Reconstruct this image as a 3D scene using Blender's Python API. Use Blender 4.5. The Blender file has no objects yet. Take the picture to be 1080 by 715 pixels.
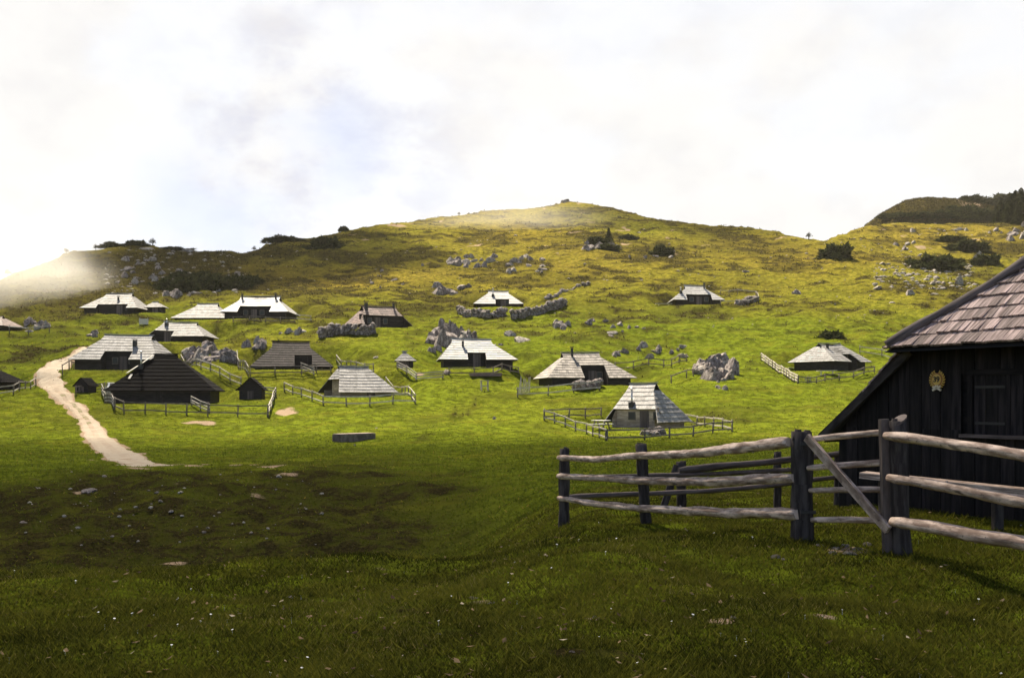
import bpy, math, random
import numpy as np
from mathutils import Vector, Matrix, noise as mnoise

random.seed(7)
RNG = np.random.default_rng(7)
R = math.radians
C = bpy.context.scene.collection
scene = bpy.context.scene

# ------------------------------------------------------------------ camera numbers
F, CX, HY, EYE = 1037.0, 540.0, 420.0, 1.6      # focal length and horizon in photo pixels, eye height

# ------------------------------------------------------------------ noise (numpy)
def _hash(ix, iy, seed):
    h = (ix.astype(np.int64) * 374761393 + iy.astype(np.int64) * 668265263 + seed * 1274126177) & 0xffffffff
    h = ((h ^ (h >> 13)) * 1274126177) & 0xffffffff
    return ((h ^ (h >> 16)) & 0xffff) / 65535.0

def pnoise(x, y, seed=0):
    x = np.asarray(x, float); y = np.asarray(y, float)
    x0 = np.floor(x); y0 = np.floor(y)
    fx = x - x0; fy = y - y0
    sx = fx * fx * fx * (fx * (fx * 6 - 15) + 10); sy = fy * fy * fy * (fy * (fy * 6 - 15) + 10)
    def g(ix, iy, dx, dy):
        a = _hash(ix, iy, seed) * 2 * math.pi
        return np.cos(a) * dx + np.sin(a) * dy
    n00 = g(x0, y0, fx, fy); n10 = g(x0 + 1, y0, fx - 1, fy)
    n01 = g(x0, y0 + 1, fx, fy - 1); n11 = g(x0 + 1, y0 + 1, fx - 1, fy - 1)
    a = n00 + sx * (n10 - n00); b = n01 + sx * (n11 - n01)
    return (a + sy * (b - a)) * 1.5

def fbm(x, y, lam, octv=4, seed=0, gain=0.5):
    s = 0; a = 1; f = 1.0 / lam; t = 0
    for o in range(octv):
        s = s + a * pnoise(np.asarray(x) * f + 17.3 * o, np.asarray(y) * f - 9.1 * o, seed + o); t += a
        a *= gain; f *= 2.03
    return s / t * 1.6

def sst(a, b, x):
    t = np.clip((np.asarray(x, float) - a) / (b - a), 0, 1)
    return t * t * (3 - 2 * t)

# ------------------------------------------------------------------ terrain profile (height relative to the eye, by distance)
_common = [(45, -3.5), (55, -3.7), (72, -3.5), (83, -2.8), (91, -1.75), (100, 0), (108, 1.46), (117, 3.4), (125, 5.4), (134, 7.8),
           (144, 10.4), (155, 13), (168, 16.2), (190, 22), (215, 29), (245, 37.8), (280, 48.6), (310, 58), (340, 68), (380, 82), (6000, 3000)]
_left = [(0.4, -1.6), (6, -1.62), (9, -1.72), (12, -2.05), (16, -3.1), (22, -4.5), (29, -5.0), (36, -4.5), (42, -3.75), (46, -3.55), (55, -3.7), (72, -3.5)]
_right = [(0.4, -1.6), (6, -1.6), (11, -1.63), (17, -2.05), (20, -2.15), (28, -2.6), (39, -3.0), (55, -3.3), (72, -3.3)]
_lt = np.linspace(math.log(0.4), math.log(6000), 6000)
def _prof(near):
    pts = near + [p for p in _common if p[0] > near[-1][0] + 1]
    z = np.interp(_lt, [math.log(p[0]) for p in pts], [p[1] for p in pts])
    k = np.exp(-np.linspace(-2, 2, 71) ** 2); k /= k.sum()
    zz = np.convolve(np.pad(z, 35, mode='edge'), k, mode='valid')
    return zz
PL, PR = _prof(_left), _prof(_right)
_dv = np.exp(_lt); _m = (_dv > 76) & (_dv < 900)
_V, _VD = (PL / _dv)[_m], _dv[_m]

SKY_U = [-900, -300, -100, 0, 40, 75, 120, 160, 200, 260, 280, 330, 370, 430, 500, 560, 600, 640, 700, 760, 800, 840, 868, 895, 930, 1000, 1040, 1080, 1300, 2000]
SKY_Y = [330, 322, 306, 291, 277, 265, 257, 255, 261, 263, 254, 247, 240, 231, 222, 215, 211, 217, 229, 235, 239, 247, 250, 241, 232, 232, 231, 229, 224, 240]
MND_U = [870, 912, 924, 940, 955, 970, 988, 1008, 1028, 1048, 1075, 1100, 1300]
MND_Y = [420, 240, 230.5, 221, 214, 211.5, 211.5, 213.5, 217, 223, 231, 237, 260]
MN2_U = [960, 1005, 1012, 1025, 1050, 1080, 1120, 1190, 1300, 1500]
MN2_Y = [420, 223, 215, 212, 209, 207, 211, 222, 250, 420]
PADS = []      # (x, y, radius, falloff, z)

def H(x, y, pads=True, rough=True):
    x = np.asarray(x, float); y = np.asarray(y, float)
    D = np.maximum(y, 0.5)
    u = np.clip(CX + F * x / np.maximum(y, 12), -900, 2000)
    ld = np.log(np.clip(D, 0.41, 5900))
    w = sst(430, 640, CX + F * x / np.maximum(y, 9))
    def base(l):
        return np.interp(l, _lt, PL) * (1 - w) + np.interp(l, _lt, PR) * w
    tgt = (HY - np.interp(u, SKY_U, SKY_Y)) / F
    dr = np.interp(tgt, _V, _VD)
    e = D - dr
    zr = np.interp(np.log(dr), _lt, PL)
    z = np.where(e < 0, base(ld), zr - 0.28 * np.maximum(e, 0))
    z = z - 0.8 * np.exp(-(e / 7.0) ** 2)
    zm = (HY - np.interp(u, MND_U, MND_Y)) / F * 380 - ((D - 380) / 40) ** 2 * 18
    z = np.maximum(z, zm)
    zm = (HY - np.interp(u, MN2_U, MN2_Y)) / F * 455 - ((D - 455) / 40) ** 2 * 18
    z = np.maximum(z, zm)
    z = np.maximum(z, -6 + 2 * fbm(x, y, 120, 2, 90))
    # relief
    m = np.clip(sst(55, 140, D), 0, 1)
    z = z + fbm(x, y, 45, 2, 3) * 1.0 * m * (1 - 0.5 * np.exp(-(e / 30) ** 2))
    z = z + fbm(x, y * 0.8, 15, 3, 11) * (0.12 + 0.55 * m) * sst(12, 60, D)
    if rough:
        z = z + fbm(x, y * 1.25, 4.2, 3, 21) * (0.07 + 0.27 * m)
        z = z + fbm(x, y, 1.1, 2, 31) * (0.035 + 0.05 * m) + fbm(x, y, 2.6, 2, 37) * 0.13 * (1 - sst(14, 30, D)) + fbm(x, y, 6, 2, 39) * 0.05 * sst(5, 8, D) * (1 - sst(14, 30, D))
    if pads:
        for (px_, py_, r, fo, pz) in PADS:
            q = 1 - sst(r, r + fo, np.hypot(x - px_, y - py_))
            z = z * (1 - q) + (pz - EYE) * q
    return z + EYE

_hd = np.exp(np.linspace(math.log(3.0), math.log(430), 1400))
def hit(px, py, pads=True):
    xs = (px - CX) / F * _hd
    yp = HY - (H(xs, _hd, pads) - EYE) / _hd * F
    k = np.nonzero(yp <= py)[0]
    if len(k) == 0:
        k0 = int(np.argmin(yp))
    else:
        k0 = int(k[0])
    d = _hd[k0]
    return Vector((xs[k0], d, float(H(np.array([xs[k0]]), np.array([d]), pads)[0])))

def at(px, py, d):
    return Vector(((px - CX) / F * d, d, EYE + (HY - py) / F * d))
def gz(x, y):
    return float(H(np.array([x]), np.array([y]))[0])

# ------------------------------------------------------------------ materials
def newmat(name):
    m = bpy.data.materials.new(name); m.use_nodes = True
    nt = m.node_tree; nt.nodes.clear()
    out = nt.nodes.new('ShaderNodeOutputMaterial')
    b = nt.nodes.new('ShaderNodeBsdfPrincipled')
    nt.links.new(b.outputs[0], out.inputs[0])
    return m, nt, b, out
def N(nt, t, **kw):
    n = nt.nodes.new(t)
    for k, v in kw.items():
        if k.startswith('i_'):
            key = k[2:]
            n.inputs[int(key) if key.isdigit() else key.replace('_', ' ')].default_value = v
        else: setattr(n, k, v)
    return n
def L(nt, a, b): nt.links.new(a, b)
def mixc(nt, fac, a, b, blend='MIX'):
    n = nt.nodes.new('ShaderNodeMix'); n.data_type = 'RGBA'; n.blend_type = blend
    for s, v in ((n.inputs[0], fac), (n.inputs[6], a), (n.inputs[7], b)):
        if hasattr(v, 'type') and not isinstance(v, (tuple, list, float, int)): nt.links.new(v, s)
        elif isinstance(v, (tuple, list)): s.default_value = (*v[:3], 1)
        else: s.default_value = v
    return n.outputs[2]
def mth(nt, op, a, b=None, clamp=False):
    n = nt.nodes.new('ShaderNodeMath'); n.operation = op; n.use_clamp = clamp
    for s, v in ((n.inputs[0], a), (n.inputs[1], b)):
        if v is None: continue
        if isinstance(v, (int, float)): s.default_value = v
        else: nt.links.new(v, s)
    return n.outputs[0]
def ramp(nt, fac, pts):
    n = nt.nodes.new('ShaderNodeMapRange'); n.interpolation_type = 'SMOOTHSTEP'
    n.inputs[1].default_value, n.inputs[2].default_value = pts[0][0], pts[1][0]
    n.inputs[3].default_value, n.inputs[4].default_value = pts[0][1], pts[1][1]
    nt.links.new(fac, n.inputs[0]); return n.outputs[0]
def noise(nt, vec, scale, detail=4, rough=0.55):
    n = N(nt, 'ShaderNodeTexNoise'); n.inputs['Scale'].default_value = scale
    n.inputs['Detail'].default_value = detail; n.inputs['Roughness'].default_value = rough
    if vec is not None: nt.links.new(vec, n.inputs['Vector'])
    return n.outputs['Fac']
def attr(nt, name):
    return N(nt, 'ShaderNodeAttribute', attribute_name=name)
def scaled(nt, vec, s):
    n = N(nt, 'ShaderNodeMapping'); n.inputs['Scale'].default_value = s
    nt.links.new(vec, n.inputs['Vector']); return n.outputs[0]
def bump(nt, h, b, strength=0.4, dist=0.05):
    n = N(nt, 'ShaderNodeBump'); n.inputs['Strength'].default_value = strength; n.inputs['Distance'].default_value = dist
    nt.links.new(h, n.inputs['Height']); nt.links.new(n.outputs[0], b.inputs['Normal'])

def mat_wood(name, c1, c2, rough=0.75, us=(3, 26), tintamt=0.5, spec=0.3, bark=False):
    """weathered wood, grain along U of the UV map, tint per board"""
    m, nt, b, o = newmat(name)
    uv = N(nt, 'ShaderNodeUVMap').outputs[0]
    t = attr(nt, 'tint').outputs['Fac']
    v3 = N(nt, 'ShaderNodeCombineXYZ'); L(nt, mth(nt, 'MULTIPLY', t, 37.0), v3.inputs[2])
    ad = N(nt, 'ShaderNodeVectorMath', operation='ADD'); L(nt, scaled(nt, uv, (us[0], us[1], 1)), ad.inputs[0]); L(nt, v3.outputs[0], ad.inputs[1])
    g = noise(nt, ad.outputs[0], 1.0, 5, 0.6)
    g2 = noise(nt, scaled(nt, ad.outputs[0], (.35, .2, 1)), 1.0, 3)
    col = mixc(nt, ramp(nt, g, ((.35, 0), (.68, 1))), c1, c2)
    col = mixc(nt, ramp(nt, g2, ((.55, 0), (.75, .45))), col, tuple(x * .45 for x in c1))
    if bark:
        fk = noise(nt, scaled(nt, uv, (14, 24, 1)), 1.0, 4, .7)
        col = mixc(nt, ramp(nt, fk, ((.56, 0), (.69, .8))), col, (.085, .06, .05))
        kn = noise(nt, scaled(nt, uv, (2.2, 5, 1)), 1.0, 2, .5)
        col = mixc(nt, ramp(nt, kn, ((.62, 0), (.72, .8))), col, (.07, .05, .045))
    k = mth(nt, 'ADD', mth(nt, 'MULTIPLY', t, tintamt * 2), 1 - tintamt)
    vm = N(nt, 'ShaderNodeVectorMath', operation='SCALE'); L(nt, col, vm.inputs[0]); L(nt, k, vm.inputs['Scale'])
    L(nt, vm.outputs[0], b.inputs['Base Color'])
    b.inputs['Roughness'].default_value = rough; b.inputs['Specular IOR Level'].default_value = spec
    bump(nt, g, b, .5, .02)
    return m

M = {}
M['rail'] = mat_wood('weathered_rail_wood', (.23, .155, .12), (.74, .575, .48), .75, (3.5, 13), .22, .3, True)
M['post'] = mat_wood('dark_post_wood', (.035, .028, .028), (.10, .085, .08), .9, (2, 14), .3, .08)
M['farfence'] = mat_wood('fence_wood', (.33, .29, .245), (.58, .525, .45), .7, (2, 9), .25)
M['fencepost'] = mat_wood('fence_post_wood', (.10, .08, .065), (.22, .18, .15), .8, (2, 9), .25)
M['pale'] = mat_wood('pale_shingle', (.185, .175, .172), (.35, .338, .332), .7, (4, 12), .25, .3)
M['white'] = mat_wood('bleached_shingle', (.285, .278, .275), (.41, .402, .398), .65, (4, 12), .15, .3)
M['grey'] = mat_wood('grey_shingle', (.18, .158, .14), (.33, .295, .265), .7, (4, 12), .35, .3)
M['brown'] = mat_wood('brown_shingle', (.12, .078, .07), (.24, .165, .15), .6, (4, 12), .4, .4)
M['dark'] = mat_wood('dark_shingle', (.012, .009, .011), (.036, .027, .029), .8, (4, 12), .5, .15)
M['black'] = mat_wood('tarred_shingle', (.003, .0028, .0035), (.007, .006, .008), .95, (4, 12), .3, .04)
M['nearroof'] = mat_wood('pinkish_shingle', (.18, .118, .105), (.58, .43, .395), .7, (2.5, 26), .5, .3)
M['wall'] = mat_wood('dark_log_wall', (.012, .010, .011), (.035, .028, .028), .8, (1.5, 9), .35, .2)
M['nearwall'] = mat_wood('dark_plank_wall', (.005, .004, .005), (.027, .021, .022), .85, (1.6, 16), .5, .25)
M['litwall'] = mat_wood('sunlit_look_board_wall', (.26, .195, .145), (.46, .37, .29), .75, (1.5, 9), .35, .3)  # lighter wood, with the sunlit look of unlit walls put into its colour
M['hiplog'] = mat_wood('hip_log_wood', (.07, .052, .048), (.17, .13, .12), .75, (2, 8), .3)

def mat_plain(name, c, rough=.6, metal=0, var=.2, sc=6):
    m, nt, b, o = newmat(name)
    tc = N(nt, 'ShaderNodeTexCoord').outputs['Object']
    n = noise(nt, tc, sc, 3)
    col = mixc(nt, n, tuple(x * (1 - var) for x in c), tuple(min(1, x * (1 + var)) for x in c))
    L(nt, col, b.inputs['Base Color']); b.inputs['Roughness'].default_value = rough; b.inputs['Metallic'].default_value = metal
    return m
M['metal'] = mat_plain('chimney_metal', (.03, .027, .027), .5, .3)
M['pipe'] = mat_plain('bright_flue_pipe', (.55, .53, .5), .35, .7)
M['window'] = mat_plain('window_glass', (.012, .013, .016), .35)
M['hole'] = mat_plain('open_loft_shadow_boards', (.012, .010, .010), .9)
M['gold'] = mat_plain('gilded_wood', (.62, .40, .10), .45, .2)
M['wreath'] = mat_plain('carved_wreath', (.32, .13, .05), .6)
M['cream'] = mat_plain('cream_ribbon', (.72, .62, .48), .6)
M['ink'] = mat_plain('dark_paint', (.02, .015, .012), .6)
M['carpaint'] = mat_plain('white_car_paint', (.74, .74, .74), .25, 0, .02)
M['tyre'] = mat_plain('black_rubber', (.015, .015, .015), .8)
M['lamp'] = mat_plain('red_lamp_lens', (.35, .02, .02), .3)
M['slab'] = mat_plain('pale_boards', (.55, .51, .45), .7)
M['bluetable'] = mat_plain('white_table_top', (.75, .73, .70), .5)

def mat_rock(name, a, bcol):
    m, nt, b, o = newmat(name)
    tc = N(nt, 'ShaderNodeTexCoord').outputs['Object']
    n1 = noise(nt, scaled(nt, tc, (1, 1, .45)), 3.0, 6, .65)
    n2 = noise(nt, tc, 14, 4, .7)
    col = mixc(nt, ramp(nt, n1, ((.38, 0), (.62, 1))), a, bcol)
    col = mixc(nt, ramp(nt, n2, ((.5, 0), (.72, .6))), col, (.07, .06, .05))
    vo = N(nt, 'ShaderNodeTexVoronoi', feature='DISTANCE_TO_EDGE'); vo.inputs['Scale'].default_value = 2.6
    wv = N(nt, 'ShaderNodeVectorMath', operation='ADD'); L(nt, scaled(nt, tc, (1, 1, .35)), wv.inputs[0]); nv = N(nt, 'ShaderNodeTexNoise'); nv.inputs['Scale'].default_value = 3; L(nt, tc, nv.inputs['Vector']); L(nt, nv.outputs['Color'], wv.inputs[1]); L(nt, wv.outputs[0], vo.inputs['Vector'])
    col = mixc(nt, ramp(nt, vo.outputs['Distance'], ((.0, .85), (.07, 0))), col, (.035, .03, .026))
    L(nt, col, b.inputs['Base Color']); b.inputs['Roughness'].default_value = .95; b.inputs['Specular IOR Level'].default_value = .1
    bump(nt, n2, b, .8, .15)
    return m
M['rock'] = mat_rock('grey_limestone', (.13, .108, .103), (.40, .35, .33))
M['palerock'] = mat_rock('pale_limestone', (.24, .20, .18), (.47, .43, .38))

def leafmat(name, dark, light, straw, transl=.35):
    m, nt, b, o = newmat(name)
    t = attr(nt, 'tint').outputs['Fac']
    c = mixc(nt, ramp(nt, t, ((0, 0), (.75, 1))), dark, light)
    c = mixc(nt, ramp(nt, t, ((.8, 0), (1.0, 1))), c, straw)
    L(nt, c, b.inputs['Base Color']); b.inputs['Roughness'].default_value = .9; b.inputs['Specular IOR Level'].default_value = .02
    tr = N(nt, 'ShaderNodeBsdfTranslucent'); L(nt, c, tr.inputs[0])
    mx = N(nt, 'ShaderNodeMixShader'); mx.inputs[0].default_value = transl
    L(nt, b.outputs[0], mx.inputs[1]); L(nt, tr.outputs[0], mx.inputs[2]); L(nt, mx.outputs[0], o.inputs[0])
    return m
M['blade'] = leafmat('grass_blades', (.030, .034, .006), (.150, .145, .02), (.36, .29, .10), .4)
M['tuft'] = leafmat('meadow_tufts', (.058, .070, .008), (.138, .172, .018), (.27, .20, .045), .5)
M['heath'] = leafmat('dark_heath', (.028, .024, .011), (.082, .068, .024), (.17, .13, .05), .25)
M['pine'] = leafmat('dwarf_pine_needles', (.012, .016, .006), (.055, .062, .022), (.05, .055, .02), .2)
M['bark'] = mat_plain('tree_bark', (.05, .04, .032), .9)
M['litter'] = leafmat('dry_litter', (.07, .045, .028), (.26, .18, .10), (.5, .42, .30), .1)
M['flower'] = mat_plain('white_petals', (.8, .8, .76), .6, 0, .03)

# ------------------------------------------------------------------ mesh collecting
class MB:
    def __init__(s): s.v = []; s.f = []; s.uv = []; s.t = []; s.sm = []
    def face(s, pts, tint=.5, uv=None, smooth=False):
        b = len(s.v); s.v.extend([tuple(p) for p in pts]); s.f.append(tuple(range(b, b + len(pts))))
        if uv is None:
            p0 = Vector(pts[0]); e1 = Vector(pts[1]) - p0
            l = e1.length or 1; e1 = e1 / l
            nn = e1.cross(Vector(pts[-1]) - p0); nn = nn.normalized() if nn.length > 1e-9 else Vector((0, 0, 1)); e2 = nn.cross(e1)
            uv = [((Vector(p) - p0).dot(e1), (Vector(p) - p0).dot(e2)) for p in pts]
        s.uv.append(uv); s.t.append(tint); s.sm.append(smooth)
    def beam(s, a, b, w, h, up=(0, 0, 1), tint=None, wb=None):
        """rectangular bar from a to b, w across, h along up; grain along its length"""
        a = Vector(a); b = Vector(b); d = (b - a); ln = d.length; d.normalize(); up = Vector(up)
        sd = d.cross(up)
        if sd.length < 1e-4: sd = d.cross(Vector((0, 1, 0)))
        sd.normalize(); up2 = sd.cross(d).normalized()
        tint = random.random() if tint is None else tint; k = 1 if wb is None else wb
        q = [a + sd * (x * w / 2) + up2 * (y * h / 2) for x, y in ((-1, -1), (1, -1), (1, 1), (-1, 1))]
        r = [b + sd * (x * w * k / 2) + up2 * (y * h * k / 2) for x, y in ((-1, -1), (1, -1), (1, 1), (-1, 1))]
        for i in range(4):
            j = (i + 1) % 4
            s.face([q[i], r[i], r[j], q[j]], tint, [(0, i * .3), (ln, i * .3), (ln, i * .3 + w), (0, i * .3 + w)])
        s.face([q[3], q[2], q[1], q[0]], tint); s.face(r, tint)
    def box(s, x0, x1, y0, y1, z0, z1, tint=None):
        s.beam(((x0 + x1) / 2, y0, (z0 + z1) / 2), ((x0 + x1) / 2, y1, (z0 + z1) / 2), x1 - x0, z1 - z0, (0, 0, 1), tint) if (y1 - y0) > (x1 - x0) else \
            s.beam((x0, (y0 + y1) / 2, (z0 + z1) / 2), (x1, (y0 + y1) / 2, (z0 + z1) / 2), y1 - y0, z1 - z0, (0, 0, 1), tint)
    def tube(s, pts, rad, sides=10, jit=0.0, tint=None, seed=0, caps=True):
        pts = [Vector(p) for p in pts]; n = len(pts)
        if not isinstance(rad, (list, tuple)): rad = [rad] * n
        tint = random.random() if tint is None else tint
        b0 = len(s.v); acc = 0; ls = []
        for i, p in enumerate(pts):
            if i: acc += (p - pts[i - 1]).length
            ls.append(acc)
            d = (pts[min(i + 1, n - 1)] - pts[max(i - 1, 0)]).normalized()
            a = d.cross(Vector((0, 0, 1)))
            if a.length < .05: a = d.cross(Vector((0, 1, 0)))
            a.normalize(); b = a.cross(d)
            for k in range(sides):
                th = 2 * math.pi * k / sides
                rr = rad[i] * (1 + jit * mnoise.noise(Vector((math.cos(th) * 1.3 + seed, math.sin(th) * 1.3, acc * 2.2 + seed))) + jit * .35 * mnoise.noise(Vector((math.cos(th) * 3 + seed, math.sin(th) * 3, acc * 8))))
                s.v.append(tuple(p + (a * math.cos(th) + b * math.sin(th)) * rr))
        for i in range(n - 1):
            for k in range(sides):
                k2 = (k + 1) % sides
                s.f.append((b0 + i * sides + k, b0 + i * sides + k2, b0 + (i + 1) * sides + k2, b0 + (i + 1) * sides + k))
                c = rad[i] * 6.28 / sides
                s.uv.append([(ls[i], k * c), (ls[i], (k + 1) * c), (ls[i + 1], (k + 1) * c), (ls[i + 1], k * c)])
                s.t.append(tint); s.sm.append(True)
        if caps:
            for o, rev in ((0, True), ((n - 1) * sides, False)):
                idx = [b0 + o + k for k in range(sides)]
                s.f.append(tuple(reversed(idx)) if rev else tuple(idx))
                s.uv.append([(0, 0)] * sides); s.t.append(min(1, tint + .3)); s.sm.append(False)
    def blob(s, verts, faces, mat4, tint=.5):
        b0 = len(s.v); s.v.extend([tuple(mat4 @ Vector(v)) for v in verts])
        for f in faces:
            s.f.append(tuple(b0 + i for i in f)); s.uv.append([(0, 0)] * len(f)); s.t.append(tint); s.sm.append(False)
    def mesh(s, name, mat):
        me = bpy.data.meshes.new(name); me.from_pydata(s.v, [], s.f)
        uvl = me.uv_layers.new(name='UVMap')
        uvl.data.foreach_set('uv', np.array([c for f in s.uv for c in f], dtype=np.float32).ravel())
        at_ = me.attributes.new('tint', 'FLOAT', 'FACE'); at_.data.foreach_set('value', np.array(s.t, dtype=np.float32))
        me.polygons.foreach_set('use_smooth', np.array(s.sm, dtype=bool))
        me.materials.append(mat); me.update(); return me
    def build(s, name, mat, parent=None):
        o = bpy.data.objects.new(name, s.mesh(name, mat)); C.objects.link(o)
        if parent is not None: o.parent = parent
        return o

def tag(o, label=None, cat=None, group=None, kind=None):
    if label: o['label'] = label
    if cat: o['category'] = cat
    if group: o['group'] = group
    if kind: o['kind'] = kind
    return o
def empty(name, loc, rz=0, label=None, cat=None, group=None):
    o = bpy.data.objects.new(name, None); C.objects.link(o); o.location = loc; o.rotation_euler = (0, 0, rz)
    o.empty_display_size = .3
    return tag(o, label, cat, group)
def inst(name, me, loc, rot=(0, 0, 0), sc=(1, 1, 1), parent=None):
    o = bpy.data.objects.new(name, me); C.objects.link(o); o.location = loc; o.rotation_euler = rot; o.scale = sc
    if parent is not None: o.parent = parent
    return o

# ------------------------------------------------------------------ HUTS
def roof_boards(mb, lf, rf, n, bw, nrm, t0=0.0, t1=1.0, cut=None, lift=.065, thick=.07, bump_=.12, tint=(.0, 1.)):
    """courses of shingle boards between the edge curves lf(t), rf(t); cut=(sa,sb,tc): nothing below tc between distances sa..sb along u"""
    nrm = Vector(nrm).normalized()
    for k in range(n):
        a = t0 + (t1 - t0) * k / n; b = t0 + (t1 - t0) * (k + 1) / n; bo = min(t1, b + (t1 - t0) * .12 / n)
        A, B = Vector(lf(a)), Vector(rf(a)); A2, B2 = Vector(lf(bo)), Vector(rf(bo))
        ud = (B - A); ln = ud.length
        if ln < .05: continue
        ud.normalize(); ref = Vector(lf(0.0))
        def proj(P): return (P - ref).dot(ud)
        u0, u1, v0, v1 = proj(A), proj(B), proj(A2), proj(B2)
        up = A2 - A - ud * (A2 - A).dot(ud)
        O = A - ud * u0
        edges = [u0]; x = u0
        while True:
            x += bw * random.uniform(.55, 1.45)
            if x > u1 - bw * .4: break
            edges.append(x)
        edges.append(u1)
        if cut: edges = sorted(edges + [c for c in cut[:2] if u0 < c < u1])
        for i in range(len(edges) - 1):
            e0, e1 = edges[i], edges[i + 1]
            if e1 - e0 < .01: continue
            if cut and cut[0] - .01 < (e0 + e1) / 2 < cut[1] + .01 and (a + b) / 2 < cut[2]: continue
            f0 = (e0 - u0) / (u1 - u0); f1 = (e1 - u0) / (u1 - u0)
            g0 = max(v0, min(v1, e0)) if 0 < i else v0
            g1 = max(v0, min(v1, e1)) if i < len(edges) - 2 else v1
            if g1 < g0: continue
            dl = lift * (1 + random.uniform(-bump_, bump_)); dy = random.uniform(-.03, .03) * (up.length if up.length < 1 else 1)
            p0 = O + ud * e0 + nrm * dl - up * dy; p1 = O + ud * e1 + nrm * dl - up * dy
            p2 = O + ud * g1 + up + nrm * (lift * .35); p3 = O + ud * g0 + up + nrm * (lift * .35)
            t = random.uniform(*tint); h = up.length
            mb.face([p0, p1, p2, p3], t, [(0, e0), (0, e1), (h, g1), (h, g0)])
            q0, q1 = p0 - nrm * thick, p1 - nrm * thick
            mb.face([q0, q1, p1, p0], t * .6, [(0, 0), (0, .1), (.05, .1), (.05, 0)])
            mb.face([q0, p0, p3, p3 - nrm * thick * .5], t * .6); mb.face([p1, q1, p2 - nrm * thick * .5, p2], t * .6)

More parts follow.
